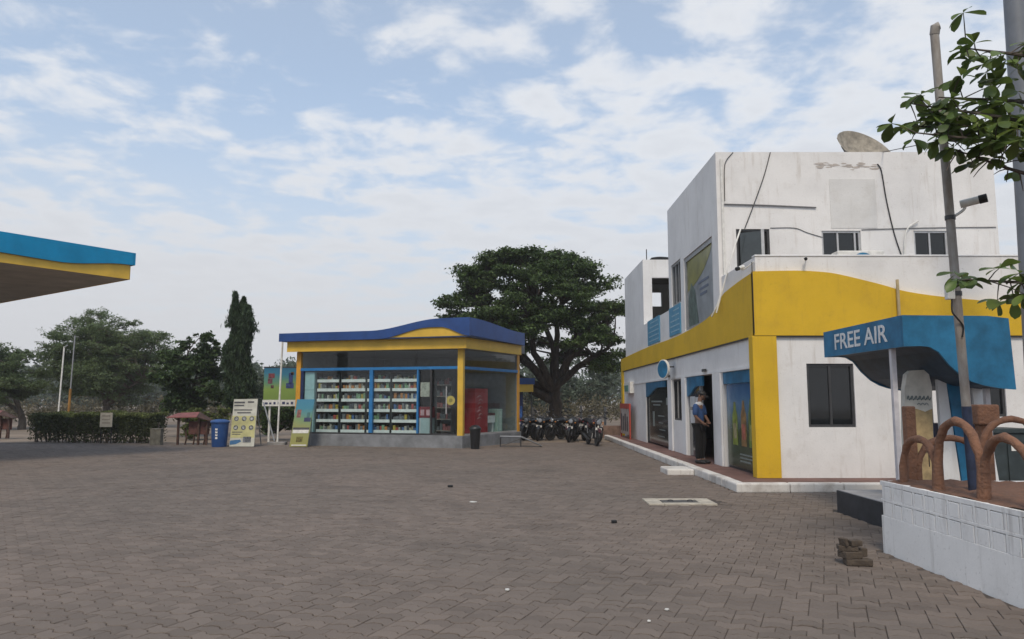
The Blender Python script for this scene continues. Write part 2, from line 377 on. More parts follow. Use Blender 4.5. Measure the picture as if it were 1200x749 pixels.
for k in range(-300, 390):
    if random.random() < .42: prow = 1 - prow
    for i in range(-260, 260):
        lx = i * PL + 0.5 * PL * prow; ly = k * PH
        X = lx * ca - ly * sa; Y = lx * sa + ly * ca
        if not (2.8 < Y < 28.9) or abs(X) > 0.80 * Y + 1.5: continue
        if X > 3.84 and Y > 13.2: continue
        if X > 3.86 and Y < 8.35 or X > 4.62 and 8.2 < Y < 11.1: continue
        if -8.2 < X < 0.1 and Y > 26.1 - 0.292 * (X + 1.74) - 0.3 and X < -1.5: continue
        if Y > 28.4 and X < -7: continue
        if 2.1 < X < 3.2 and 11.65 < Y < 12.35: continue
        vis = Y > 4.9 and abs(X) < 0.69 * Y
        spots.append((Y + 0.25 * abs(X) if vis else 100 + Y, X, Y, prow))
spots.sort()
pav_me = []
for gv, gf in GEO:
    me = bpy.data.meshes.new('paver'); me.from_pydata(gv.tolist(), [], gf.tolist()); me.materials.append(PAVM); pav_me.append(me)
def hgt(X, Y): return 0.0022 * math.sin(X * 1.3 + 0.6 * Y) + 0.0018 * math.sin(Y * 1.9 - X * .7)
for d, X, Y, p in spots[:300]:
    o = bpy.data.objects.new('paver', pav_me[p]); COL.objects.link(o); o.parent = fc
    o.location = (X, Y, hgt(X, Y) + random.uniform(-.0022, .0022)); o.rotation_euler = (random.gauss(0, .010), random.gauss(0, .008), ang + random.gauss(0, .006))
rest = spots[300:]
VV, FF = [], []; off = 0
for d, X, Y, p in rest:
    gv, gf = GEO[p]; a = ang + random.gauss(0, .006); c_, s_ = math.cos(a), math.sin(a); tx, ty = random.gauss(0, .010), random.gauss(0, .008)
    q = np.empty_like(gv); q[:, 0] = X + gv[:, 0] * c_ - gv[:, 1] * s_; q[:, 1] = Y + gv[:, 0] * s_ + gv[:, 1] * c_
    q[:, 2] = gv[:, 2] + gv[:, 0] * -ty + gv[:, 1] * tx + hgt(X, Y) + random.uniform(-.0022, .0022)
    VV.append(q); FF.append(gf + off); off += len(gv)
pf = link('paver_field', np.concatenate(VV), np.concatenate(FF), PAVM, fc); tag(pf, kind='stuff')
print('pavers', len(spots))
# ================================================================ RAISED WALKWAY round the building
wk = MB().box(4.17, 13.5, 13.52, 32.2, -0.03, 0.142).build('raised_walkway', REDFL); tag(wk, kind='structure')
def kerb_run(a, b, width, h, seg=0.9):
    a, b = Vector(a), Vector(b); n = max(1, int((b - a).length / seg))
    for i in range(n):
        p, q = a.lerp(b, i / n), a.lerp(b, (i + 1) / n); d = (q - p).normalized() * 0.004
        up = Vector((0, 0, h / 2 - 0.01)); j = random.uniform(-.004, .004)
        MB().bar(p + d + up + Vector((0, 0, j)), q - d + up + Vector((0, 0, j)), width, h + 0.02).build('kerb_stone', KERBM, wk, bevel=0.028)
kerb_run((4.07, 13.32, 0), (4.07, 32.2, 0), 0.20, 0.155)
kerb_run((3.97, 13.42, 0), (13.5, 13.42, 0), 0.20, 0.155)
st = MB().box(3.38, 3.965, 16.35, 17.15, -0.02, 0.125).build('kerb_step', KERBM, bevel=0.03)
tag(st, 'low chipped white concrete step against the walkway kerb', 'step')

# ================================================================ STATION BUILDING
B = thing('station_building', 'two-storey white station building with a wavy yellow band', 'building', (4.76, 14.34, 0.142))
WX = 4.76; FY = 14.34; Z0 = 0.1425
Lw = lambda u, v, d: (WX + d, u, v)
Fw = lambda u, v, d: (u, FY + d, v)
holesL = [(14.72, 16.80, Z0 - .1, 2.24), (17.55, 20.25, Z0 - .1, 2.24), (20.80, 21.95, 1.05, 2.22), (22.62, 26.45, Z0 - .1, 2.24)]
gw = grid_wall((FY + .2, 31.9), (Z0, 2.86), holesL, Lw, 0.20).build('side_wall', WHITE, B)
grid_wall((WX, 13.2), (Z0, 2.86), [(5.70, 6.61, 1.10, 2.32), (8.95, 9.52, 1.30, 2.15)], Fw, 0.2).build('front_wall', WHITE, B)
MB().box(13.0, 13.2, FY + .2, 31.9, Z0, 2.86).build('end_wall', WHITE, B)
MB().box(WX + .2, 13.0, 31.7, 31.9, Z0, 2.86).build('rear_wall', WHITE, B)
MB().box(WX + .02, 13.18, FY + .02, 31.88, 2.86, 3.30).build('roof_slab', WHITE, B)
MB().box(7.6, 7.7, FY + .2, 31.7, Z0, 2.86).build('inner_wall', mat('room_shade', (0.10, 0.10, 0.105), .8, .1), B)  # wall coloured dark to stand in for the shade inside the rooms
# pillars
MB().box(4.655, 5.125, 14.285, 14.53, Z0, 2.856).build('yellow_pillar', YEL, B, bevel=.008)
MB().box(4.70, 4.95, 31.5, 31.95, Z0, 2.856).build('yellow_pillar', YEL, B, bevel=.008)
for y0, y1 in ((16.84, 17.50), (20.28, 20.72), (22.02, 22.56)):
    MB().box(4.715, 4.7595, y0, y1, Z0, 2.235).build('pilaster', WHITE2, B, bevel=.008)
MB().box(4.735, 4.7595, 14.56, 31.45, 2.245, 2.30).build('lintel_edge', WHITE2, B)
# parapet behind the yellow wave
grid_wall((16.72, 31.9), (3.30, 3.42), [], lambda u, v, d: (WX + .03 + d, u, v), .15).build('side_parapet', WHITE, B)
MB().box(WX + .03, 13.18, FY + .03, FY + .18, 3.30, 4.43).build('front_parapet', WHITE, B, bevel=.01)
MB().box(WX + .02, 13.19, FY + .015, FY + .20, 4.432, 4.47).build('parapet_coping', WHITE2, B, bevel=.01)
MB().box(WX + .03, WX + .18, FY + .18, 16.72, 3.30, 4.43).build('side_parapet', WHITE, B, bevel=.01)
# wavy yellow band
wl = arc([(0, 14.30, 4.10), (0, 15.05, 4.07), (0, 16.0, 4.00), (0, 16.45, 3.93), (0, 17.20, 3.66), (0, 18.3, 3.53), (0, 20.0, 3.46), (0, 21.8, 3.43), (0, 26.5, 3.45), (0, 31.95, 3.38)], 5)
MB().strip([(4.70, p.y, 2.862) for p in wl], [(4.70, p.y, p.z) for p in wl], (.085, 0, 0)).build('yellow_band', YEL, B)
wf = arc([(4.70, 0, 4.12), (5.5, 0, 4.135), (6.0, 0, 4.115), (6.4, 0, 4.06), (7.17, 0, 3.87), (7.66, 0, 3.73), (8.3, 0, 3.63), (9.0, 0, 3.56), (9.8, 0, 3.50), (13.25, 0, 3.42)], 5)
MB().strip([(p.x, 14.275, 2.862) for p in wf], [(p.x, 14.275, p.z) for p in wf], (0, .09, 0)).build('yellow_band', YEL, B)
MB().box(4.705, 13.2, 14.29, 14.34, 2.835, 2.861).build('band_shade_strip', DGREY, B)  # dark strip drawn in as the shade line under the overhanging band
MB().box(4.712, 4.758, 14.54, 31.45, 2.835, 2.861).build('band_shade_strip', DGREY, B)  # same dark strip for the shade under the side band
# upper storey
UX = 4.74; UY = 16.72; UT = 7.37
Ul = lambda u, v, d: (UX + d, u, v); Uf = lambda u, v, d: (u, UY + d, v)
grid_wall((UY + .2, 22.1), (3.43, UT), [(17.25, 20.15, 3.50, 5.50), (20.55, 21.75, 4.36, 5.60)], Ul, .2).build('upper_side_wall', WHITE2, B)
grid_wall((UX, 11.2), (3.305, UT), [(5.16, 5.93, 4.60, 5.54), (7.13, 8.03, 4.60, 5.50), (9.25, 10.03, 4.60, 5.50)], Uf, .2).build('upper_front_wall', WHITE, B)
MB().box(11.0, 11.2, UY + .2, 22.1, 3.305, UT).build('upper_end_wall', WHITE, B)
MB().box(UX + .2, 11.0, 21.9, 22.1, 3.305, UT).build('upper_rear_wall', WHITE, B)
MB().box(UX + .2, 11.0, UY + .2, 21.9, UT - .55, UT - .35).build('upper_roof', CONC, B)
MB().box(UX + .21, 11.0, UY + .6, UY + .64, 3.32, 6.0).build('inner_wall', mat('room_shade2', (0.06, 0.06, 0.065), .8, .1), B)  # dark-coloured sheet close behind the upper windows, standing in for room shade
MB().box(UX + .7, UX + .74, UY + .7, 21.8, 3.32, 6.0).build('inner_wall', MATS['room_shade2'], B)
# old grey render patch
MB().box(7.36, 8.42, UY - .010, UY - .0005, 5.56, 6.72).build('render_patch', painted('patch_render', (0.67, 0.665, 0.655), (0.52, 0.50, 0.47), (.45, .75)), B)
pm = MB()
for i in range(34):
    x = random.uniform(7.15, 8.55); z = 7.05 + random.gauss(0, .035) - (.05 if x > 8.3 else 0); s_ = random.uniform(.02, .075); ph = random.random() * 6
    pm.prism([(x + s_ * 2.1 * math.cos(k * .7 + ph) * random.uniform(.4, 1), UY - .0016 - .0002 * i, z + s_ * .45 * math.sin(k * .7 + ph) * random.uniform(.4, 1)) for k in range(9)], (0, 0, 0), (0, .001, 0))
pm.build('peeled_paint', mat('bare_plaster', (0.50, 0.46, 0.43), .9, .2, 14, col2=(.40, .35, .31)), B)
# far stair tower and terrace parapet
TX = 4.74
grid_wall((TX, 7.6), (3.305, 6.70), [(5.06, 5.95, 4.45, 6.04)], lambda u, v, d: (u, 26.45 + d, v), .18).build('tower_front_wall', WHITE2, B)
grid_wall((26.63, 30.6), (3.305, 6.70), [], lambda u, v, d: (TX + d, u, v), .18).build('tower_side_wall', WHITE2, B)
grid_wall((TX, 7.6), (3.305, 6.70), [(5.85, 6.25, 5.52, 6.12)], lambda u, v, d: (u, 30.6 + d, v), .18).build('tower_rear_wall', WHITE2, B)
MB().box(7.42, 7.6, 26.63, 30.6, 3.305, 6.70).build('tower_end_wall', WHITE2, B)
MB().box(TX + .18, 7.42, 26.63, 30.6, 6.45, 6.62).build('tower_roof', CONC, B)
MB().box(TX, TX + .15, 22.1, 26.45, 3.305, 4.32).build('terrace_parapet', WHITE2, B)
for y0, y1 in ((23.55, 25.6), (20.60, 22.05)):
    p = MB().box(TX - .03, TX - .002, y0, y1, 3.50, 4.34).build('blue_notice_panel', mat('faded_blue_print', (0.045, 0.22, 0.38), .5, .2, 3, col2=(0.10, 0.30, 0.44)), B)
    for k in range(5):
        z = 4.2 - k * .15; MB().box(TX - .034, TX - .0305, y0 + .12, y1 - .1 - random.random() * .5, z, z + .035).build('print_line', mat('pale_blue_ink', (.30, .48, .58), .6), p)
# windows helper: frame with panes
def window(P, u0, u1, v0, v1, name='window', fm=DGREY, bars=(0.5,), fw=.05, glassm=DGLASS, parent=None, hbars=()):
    fr = MB()
    def bx(m_, a, b, c, d, e, f):
        p = [P(x, z, y) for x, z, y in ((a, c, e), (b, c, e), (b, c, f), (a, c, f), (a, d, e), (b, d, e), (b, d, f), (a, d, f))]
        m_.add(p, [(0, 3, 2, 1), (4, 5, 6, 7), (0, 1, 5, 4), (1, 2, 6, 5), (2, 3, 7, 6), (3, 0, 4, 7)])
    bx(fr, u0, u1, v0, v0 + fw, .03, .10); bx(fr, u0, u1, v1 - fw, v1, .03, .10)
    bx(fr, u0, u0 + fw, v0 + fw, v1 - fw, .03, .10); bx(fr, u1 - fw, u1, v0 + fw, v1 - fw, .03, .10)
    for b in bars: x = u0 + (u1 - u0) * b; bx(fr, x - fw * .45, x + fw * .45, v0 + fw, v1 - fw, .035, .095)
    for b in hbars: x = v0 + (v1 - v0) * b; bx(fr, u0 + fw, u1 - fw, x - fw * .4, x + fw * .4, .037, .093)
    o = fr.build(name, fm, parent)
    ed = [0] + list(bars) + [1]
    for i in range(len(ed) - 1):
        a = u0 + (u1 - u0) * ed[i] + fw * (.5 if i else 1); b = u0 + (u1 - u0) * ed[i + 1] - fw * (.5 if i < len(ed) - 2 else 1)
        pm_ = MB(); bx(pm_, a, b, v0 + fw, v1 - fw, .06 + .008 * i, .066 + .008 * i); pm_.build('pane', glassm, o)
    return o
window(Fw, 5.70, 6.61, 1.10, 2.32, parent=B)
window(Fw, 8.95, 9.52, 1.30, 2.15, parent=B)
window(Uf, 7.13, 8.03, 4.60, 5.50, fm=ALU, bars=(.42, .86), fw=.045, parent=B)
window(Uf, 9.25, 10.03, 4.60, 5.50, fm=ALU, bars=(.48,), fw=.045, parent=B)
window(Ul, 20.55, 21.75, 4.36, 5.60, fm=GREYM, bars=(.33, .66), fw=.06, parent=B)
window(Lw, 20.80, 21.95, 1.05, 2.22, fm=DGREY, bars=(.5,), fw=.05, parent=B)
# window with an open sash
wo = window(Uf, 5.16, 5.93, 4.60, 5.54, fm=DGREY, bars=(.72,), fw=.05, glassm=DARK, parent=B)
MB().bar((5.24, UY - .02, 5.04), (5.66, UY - .22, 5.04), .03, .80).build('open_sash', mat('sash_glass', (0.05, 0.06, 0.065), .08, .1), wo)
MB().bar((5.66, UY - .22, 5.04), (5.72, UY - .245, 5.04), .05, .88).build('sash_stile', ALU, wo)
# large picture window print
pf_ = MB()
for a, b, c, d in ((17.25, 17.38, 3.5, 5.5), (20.0, 20.15, 3.5, 5.5), (17.38, 20.0, 5.38, 5.5), (17.38, 20.0, 3.5, 3.58)): pf_.box(UX + .03, UX + .12, a, b, c, d)
pwin = pf_.build('picture_window', GREYM, B)
def grad_print(name, stops, z0, z1, extra=None, rough=.25):
    m = bpy.data.materials.new(name); m.use_nodes = True; N = m.node_tree.nodes; L = m.node_tree.links; b = N['Principled BSDF']; b.inputs['Roughness'].default_value = rough
    ge = N.new('ShaderNodeNewGeometry'); se = N.new('ShaderNodeSeparateXYZ'); L.new(ge.outputs['Position'], se.inputs[0])
    no = N.new('ShaderNodeTexNoise'); no.inputs['Scale'].default_value = 2.2; no.inputs['Detail'].default_value = 5; L.new(ge.outputs['Position'], no.inputs[0])
    mr_ = N.new('ShaderNodeMapRange'); L.new(se.outputs[2], mr_.inputs[0]); mr_.inputs[1].default_value = z0; mr_.inputs[2].default_value = z1
    ad = N.new('ShaderNodeMath'); ad.operation = 'MULTIPLY_ADD'; L.new(no.outputs[0], ad.inputs[0]); ad.inputs[1].default_value = .3; L.new(mr_.outputs[0], ad.inputs[2])
    sb = N.new('ShaderNodeMath'); sb.operation = 'SUBTRACT'; L.new(ad.outputs[0], sb.inputs[0]); sb.inputs[1].default_value = .15
    cr = N.new('ShaderNodeValToRGB'); L.new(sb.outputs[0], cr.inputs[0]); e = cr.color_ramp.elements
    e[0].position, e[0].color = stops[0][0], (*stops[0][1], 1); e[1].position, e[1].color = stops[-1][0], (*stops[-1][1], 1)
    for p, c in stops[1:-1]: q = e.new(p); q.color = (*c, 1)
    L.new(cr.outputs[0], b.inputs['Base Color']); return m
MB().box(UX + .07, UX + .075, 17.38, 20.0, 3.58, 5.38).build('printed_film', mat('film_pale', (0.30, 0.33, 0.36), .3, .2, 1.2), pwin)
yl = arc([(0, 20.0, 4.55), (0, 19.2, 4.66), (0, 18.4, 4.85), (0, 17.75, 5.15), (0, 17.5, 5.38)], 4)
MB().strip([(UX + .064, p.y, p.z) for p in yl], [(UX + .064, p.y, 5.38) for p in yl], (.004, 0, 0)).build('printed_band', mat('film_yellow', (0.26, 0.25, 0.06), .3, .2, 2), pwin)
MB().strip([(UX + .06, y, 3.58) for y in (19.95, 19.6, 19.2, 18.95)], [(UX + .06, y, z) for y, z in ((19.95, 4.3), (19.6, 4.75), (19.2, 4.45), (18.95, 3.75))], (.003, 0, 0)).build('printed_figure', mat('film_figure', (0.10, 0.15, 0.14), .3, .35, 6), pwin)
for k, (y, z) in enumerate(((18.9, 4.62), (18.75, 4.44), (18.7, 4.3))):
    MB().box(UX + .061, UX + .0635, y - 1.05 + k * .2, y, z - .035, z + .03).build('print_line', mat('film_ink', (0.10, 0.13, 0.20), .4), pwin)
# ---- shop doors on the side wall
def header(y0, y1, z0, z1, wave, parent, x=4.70):
    n = 14; ys = [y0 + (y1 - y0) * i / n for i in range(n + 1)]
    zb = [z0 + (wave * (0.5 - 0.5 * math.cos(min(1, i / n * 1.5) * math.pi)) if wave else 0) for i in range(n + 1)]
    return MB().strip([(x, y, z) for y, z in zip(ys[::-1], zb)], [(x, y, z1) for y in ys[::-1]], (.05, 0, 0)).build('blue_header', BLUE2, parent)
# door nearest: poster shutter
MB().box(WX + .10, WX + .14, 14.72, 16.80, Z0, 2.235).build('poster_backing', DGREY, B)
pd = MB().box(WX + .065, WX + .098, 14.80, 16.72, Z0 + .06, 1.98).build('window_poster', grad_print('lubricant_poster', [(.0, (.020, .034, .018)), (.28, (.035, .060, .030)), (.42, (.055, .075, .03)), (.62, (.10, .17, .21)), (.82, (.055, .16, .30)), (1., (.02, .10, .25))], .2, 1.98), B)
header(14.72, 16.80, 1.98, 2.236, 0, B, x=WX + .02)
for i, (y, h, c) in enumerate(((16.15, .92, (.20, .26, .03)), (15.55, .95, (.30, .17, .06)), (15.05, .98, (.14, .22, .04)))):
    bt = [(0, y - .17, .66), (0, y + .17, .66), (0, y + .17, .66 + h * .7), (0, y + .09, .66 + h * .82), (0, y + .06, .66 + h), (0, y - .06, .66 + h), (0, y - .09, .66 + h * .82), (0, y - .17, .66 + h * .7)]
    q = MB().prism([(WX + .0615, a[1], a[2]) for a in bt], (0, 0, 0), (.003, 0, 0)).build('printed_bottle', mat('bottle_print%d' % i, c, .35, .4, 6), pd)
    MB().box(WX + .0585, WX + .061, y - .11, y + .12, .80, 1.12).build('printed_label', mat('bottle_label%d' % i, ((.34, .30, .16), (.40, .12, .08), (.30, .32, .10))[i], .4, .3, 9), q)
for k in range(3): MB().box(WX + .060, WX + .064, 14.95 + .1 * k, 15.85, .47 - k * .07, .50 - k * .07).build('print_line', mat('pale_ink', (.20, .23, .22), .5), pd)
# open doorway with glazed leaf (far half) and black opening (near half)
dl = MB().box(WX + .05, WX + .09, 18.98, 20.22, Z0, 2.235).build('glazed_door_leaf', mat('door_glass', (0.035, 0.042, 0.055), .1, .2, 2), B)
header(18.6, 20.25, 1.72, 2.236, .26, B, x=WX + .004)
for (a, b, c, d) in ((19.55, 20.08, 1.44, 1.72), (19.05, 19.50, 1.40, 1.70), (19.58, 20.08, .98, 1.36), (19.06, 19.52, 1.00, 1.34), (19.06, 19.46, .52, .94)):
    MB().box(WX + .044, WX + .0495, a, b, c, d).build('paper_notice', mat('notice_paper', (.52, .53, .54), .7, .1, 4), dl)
MB().box(WX + .03, WX + .10, 18.90, 18.975, Z0, 2.235).build('door_frame', ALU, B)
# far glazed shop door
fd = MB().box(WX + .06, WX + .10, 22.72, 26.35, Z0 + .05, 2.235).build('dark_glazed_door', mat('door_glass_dark', (0.016, 0.024, 0.026), .12, .2, 1.5), B)
MB().box(WX + .03, WX + .12, 26.36, 26.44, Z0, 2.235).build('door_frame', DGREY, B); MB().box(WX + .03, WX + .12, 22.63, 22.71, Z0, 2.235).build('door_frame', DGREY, B)
header(23.2, 26.45, 1.74, 2.237, .30, B, x=WX + .005)
for (a, b, z, h) in ((23.9, 25.7, 1.56, .05), (24.2, 25.4, 1.45, .045), (23.05, 23.25, 1.48, .22), (25.2, 25.5, .75, .5), (23.6, 24.6, 1.10, .035), (23.8, 24.5, .88, .03), (23.5, 24.4, .66, .03), (23.6, 24.7, .45, .03)):
    MB().box(WX + .054, WX + .0595, a, b, z, z + h).build('print_line', MATS['pale_ink'], fd)
# round blue hanging sign on the wall
rt = Matrix.Rotation(R(-68), 3, 'Z') @ Matrix.Rotation(R(90), 3, 'X')
cs = thing('round_sign', 'round blue sign with a white rim jutting from the side wall', 'sign', (4.45, 21.75, 2.53))
MB().lathe([(.275, -.035), (.28, -.03), (.28, .03), (.275, .035)], (4.45, 21.75, 2.53), 28, rt).build('rim', PVC, cs, smooth=True)
MB().lathe([(.255, .0355), (.255, .040)], (4.45, 21.75, 2.53), 28, rt).build('face', BLUE2, cs)
MB().tube([(4.50, 21.75, 2.60), (4.7595, 21.78, 2.60)], .02).build('bracket', DGREY, cs)
MB().lathe([(.255, -.040), (.255, -.0355)], (4.45, 21.75, 2.53), 28, rt).build('face', BLUE2, cs)
for y, lab in ((18.15, 'small grey lamp box above the open doorway'), (22.35, 'small grey lamp box beside the round blue sign')):
    t = thing('wall_lamp', lab, 'lamp', (4.70, y, 2.33), 'small lamp boxes over the doors')
    MB().box(4.67, 4.7345, y - .12, y + .12, 2.31, 2.38).build('housing', DGREY, t, bevel=.01); MB().box(4.665, 4.7, y - .1, y + .1, 2.295, 2.3095).build('diffuser', PVC, t)
# far notice stand and small wall box near the back
ns_ = thing('notice_stand', 'white and red printed notice stand at the far end of the walkway', 'notice stand', (4.55, 29.9, .142))
MB().box(4.50, 4.55, 28.7, 30.9, .30, 1.30).build('printed_sheet', mat('notice_sheet', (.50, .47, .44), .6, .3, 3, col2=(.30, .20, .17)), ns_)
MB().box(4.49, 4.56, 28.6, 31.0, 1.30, 1.50).build('red_header', mat('red_print', (.42, .05, .03), .5), ns_)
for y in (28.65, 30.95): MB().box(4.50, 4.55, y - .05, y + .05, .142, 1.30).build('leg', mat('red_print', (.42, .05, .03)), ns_)
for i in range(4): y = 29.0 + i * .5; MB().box(4.492, 4.4985, y, y + .28, .42, 1.0 + .1 * (i % 2)).build('printed_bottle', mat('dark_print', (.06, .05, .06), .5, .4, 8), ns_)
wb = thing('meter_box', 'small pale wall box with a green front above the notice stand', 'box', (4.7, 29.6, 1.9))
MB().box(4.60, 4.757, 29.0, 30.4, 1.9, 2.35).build('case', PVC, wb, bevel=.01); MB().box(4.585, 4.598, 29.4, 30.3, 1.98, 2.22).build('front', mat('green_print', (.10, .26, .22), .5), wb)
# ---- services on the walls
def cable(name, pts, r, m, label, cat='cable', n=6): return tag(MB().tube(arc(pts, 5), r, n).build(name, m, smooth=True), label, cat)
cable('drain_pipe', [(4.86, UY - .03, 7.2), (4.86, UY - .03, 5.8), (4.86, UY - .03, 4.2), (4.86, UY - .03, 3.5)], .03, PVC, 'white drain pipe down the upper storey corner', 'pipe', 8)
cable('conduit', [(4.90, UY - .025, 6.12), (5.9, UY - .025, 6.09), (7.02, UY - .025, 6.04)], .016, mat('grey_conduit', (.16, .16, .165), .6), 'long dark conduit running level above the open-sash window', 'pipe')
cable('wire', [(6.02, UY - .01, 7.36), (5.85, UY - .02, 6.8), (5.62, UY - .03, 6.2), (5.42, UY - .02, 5.7), (5.36, UY - .01, 5.55)], .010, BLACK, 'dark wire dropping from the roof to the open-sash window')
cable('wire', [(8.50, UY - .015, 7.08), (8.58, UY - .02, 6.9), (8.66, UY - .02, 6.2), (8.80, UY - .02, 5.4), (8.98, UY - .02, 4.75)], .013, BLACK, 'black wire dropping past the grey patched render')
cable('wire', [(5.95, UY - .012, 5.56), (6.5, UY - .012, 5.56), (6.8, UY - .012, 5.45), (7.15, UY - .012, 5.34)], .007, BLACK, 'thin wire sagging between the first two upper windows')
cable('wire', [(8.05, UY - .012, 5.52), (9.0, UY - .015, 5.55), (10.0, UY - .014, 5.57), (11.15, UY - .012, 5.58)], .010, MATS['grey_conduit'], 'grey wire running level above the right upper window')
cable('hose', [(8.98, UY - .03, 4.65), (9.0, UY - .05, 5.2), (9.1, UY - .05, 5.55), (9.35, UY - .05, 5.72)], .018, PVC, 'pale bent hose beside the right upper window', 'hose')
cable('wire', [(5.15, UY - .01, 7.36), (4.98, UY - .02, 7.15), (4.93, UY - .02, 6.9), (4.92, UY - .02, 6.2)], .009, BLACK, 'dark wire curling over the left roof corner')
cable('leaning_pipe', [(5.15, 16.35, 5.45), (4.85, 16.2, 4.7), (4.55, 16.35, 3.55)], .018, PVC, 'white pipe leaning across the corner, longer of two', 'pipe')
cable('leaning_pipe', [(4.72, 16.5, 4.05), (4.62, 16.5, 3.75), (4.52, 16.65, 3.5)], .018, PVC, 'short white pipe stub leaning on the yellow band', 'pipe')
cable('wire', [(4.69, 14.262, 4.3), (4.69, 14.262, 3.6), (4.69, 14.262, 2.9)], .009, BLACK, 'black wire down the corner of the yellow band')
cable('vent_pipe', [(7.50, 14.235, 3.95), (7.50, 14.235, 3.3), (7.49, 14.235, 2.9)], .03, mat('beige_pipe', (.45, .36, .20), .6), 'beige vertical pipe crossing the front yellow band', 'pipe', 8)
def bullet_cam(p, d, label, s=1.0, mount=None):
    t = thing('security_camera', label, 'camera', p, 'white bullet security cameras'); p = Vector(p); d = Vector(d).normalized()
    MB().tube([p - d * .10 * s, p + d * .085 * s], .036 * s, 12).build('body', PVC, t, smooth=True)
    MB().tube([p + d * .05 * s, p + d * .115 * s], .040 * s, 12).build('lens_hood', BLACK, t, smooth=True)
    if mount: MB().tube(arc([p - d * .05 * s, p - d * .08 * s - Vector((0, 0, .06 * s)), Vector(mount)], 4), .013 * s, 6).build('bracket', PVC, t, smooth=True)
bullet_cam((5.72, 14.20, 4.36), (-.3, -.9, -.25), 'small security camera on the front parapet near the yellow corner', .8, (5.80, 14.36, 4.40))
bullet_cam((4.55, 14.55, 4.24), (-.75, -.45, -.30), 'security camera at the corner above the yellow band', 1.0, (4.78, 14.40, 4.33))
ac = thing('air_conditioner', 'white outdoor air conditioner unit behind the front parapet', 'air conditioner', (7.8, 16.35, 3.3))
MB().box(7.25, 8.3, 16.20, 16.55, 4.25, 4.93).build('case', PVC, ac, bevel=.02)
MB().lathe([(.26, 0), (.26, .02)], (7.8, 16.195, 4.62), 24, Matrix.Rotation(R(90), 3, 'X')).build('fan_grille', BLUE2, ac)
for x in (7.35, 8.15): MB().box(x, x + .06, 16.22, 16.52, 3.3, 4.249).build('stand_leg', GREYM, ac)
# satellite dish
dk = thing('satellite_dish', 'weathered beige satellite dish on the roof', 'satellite dish', (8.50, 17.6, UT - .35))
dr = Matrix.Rotation(R(22), 3, 'Y') @ Matrix.Rotation(R(50), 3, 'X')
DM = mat('dish_mesh', (0.30, 0.27, 0.22), .7, .25, 6)
prof = [(r_, .30 * (r_ / .72) ** 2) for r_ in (.02, .2, .38, .55, .72)]
MB().lathe(prof + [(.735, .30)] + [(r_, .30 * (r_ / .72) ** 2 + .02) for r_ in (.72, .55, .38, .2, .02)], (8.50, 17.6, 7.50), 28, dr).build('reflector', DM, dk, smooth=True)
for k in range(12):
    a = 2 * math.pi * k / 12
    MB().tube([Vector((8.50, 17.6, 7.50)) + dr @ Vector((r_ * math.cos(a), r_ * math.sin(a), .30 * (r_ / .72) ** 2 - .015)) for r_ in (.03, .25, .5, .73)], .011, 5).build('rib', mat('dish_rib', (.17, .15, .12), .7), dk)
MB().tube([(8.50, 17.6, 7.0), (8.50, 17.6, 7.51)], .04).build('mast', GREYM, dk)
an = thing('antenna', 'thin rooftop rod on the far stair tower', 'antenna', (4.95, 26.8, 6.62))
MB().tube([(4.95, 26.8, 6.62), (4.95, 26.8, 7.15)], .018, 6).build('rod', DGREY, an); MB().box(4.9, 5.0, 26.75, 26.85, 6.62, 6.68).build('foot', DGREY, an)
tk = thing('roof_bundle', 'dark bundle lying on the far stair tower roof', 'bundle', (5.6, 27.2, 6.62))
MB().tube(arc([(5.1, 27.0, 6.75), (5.5, 27.1, 6.82), (6.0, 27.2, 6.80), (6.5, 27.3, 6.76)], 4), [.05] + [.12] * 11 + [.06], 8).build('sheet_roll', DARK, tk, smooth=True)

# ================================================================ FREE AIR POINT
F = thing('air_point_canopy', 'blue FREE AIR canopy on a slim white post', 'canopy', (4.95, 9.2, .32))
SX, Y0, Y1 = 4.84, 9.12, 11.42
side = [(4.84, 2.66), (4.84, 2.27), (5.05, 2.275), (5.16, 2.265), (5.27, 2.20), (5.39, 2.04), (5.53, 1.91), (5.66, 1.835), (5.80, 1.79), (6.0, 1.755), (6.19, 1.74), (6.16, 2.62), (5.9, 2.65)]
for yy in (Y0, Y1): MB().prism([(x, yy, z) for x, z in side], (0, 0, 0), (0, .035, 0)).build('side_panel', BLUE2, F)
MB().box(SX - .002, SX + .03, Y0 + .037, Y1 - .002, 2.27, 2.66).build('sign_board', BLUE2, F)
MB().strip([(x, Y0 + .037, z - .02) for x, z in ((4.872, 2.655), (5.9, 2.645), (6.15, 2.615))], [(x, Y0 + .037, z) for x, z in ((4.872, 2.655), (5.9, 2.645), (6.15, 2.615))], (0, Y1 - Y0 - .04, 0)).build('roof_sheet', BLUE2, F)
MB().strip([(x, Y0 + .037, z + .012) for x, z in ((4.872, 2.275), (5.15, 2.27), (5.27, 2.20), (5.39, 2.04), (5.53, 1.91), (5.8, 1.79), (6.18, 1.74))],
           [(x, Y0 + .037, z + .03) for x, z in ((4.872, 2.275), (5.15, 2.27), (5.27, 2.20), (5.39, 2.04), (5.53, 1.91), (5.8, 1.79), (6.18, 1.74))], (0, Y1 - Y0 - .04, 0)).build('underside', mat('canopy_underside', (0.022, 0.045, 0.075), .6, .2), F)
MB().box(6.13, 6.16, Y0 + .037, Y1 - .002, 1.78, 2.6).build('back_panel', BLUE2, F)
text_mesh('lettering', 'FREE AIR', .325, mat('white_vinyl', (.72, .74, .75), .5, .12, 30), F, (SX - .008, (Y0 + Y1) / 2 + .02, 2.462), (R(90), 0, R(-90)), .0015, .004, sx=1.25)
MB().box(4.875, 4.935, 9.50, 9.56, .32, 2.285).build('post', mat('post_paint', (.60, .58, .60), .55, .1), F)
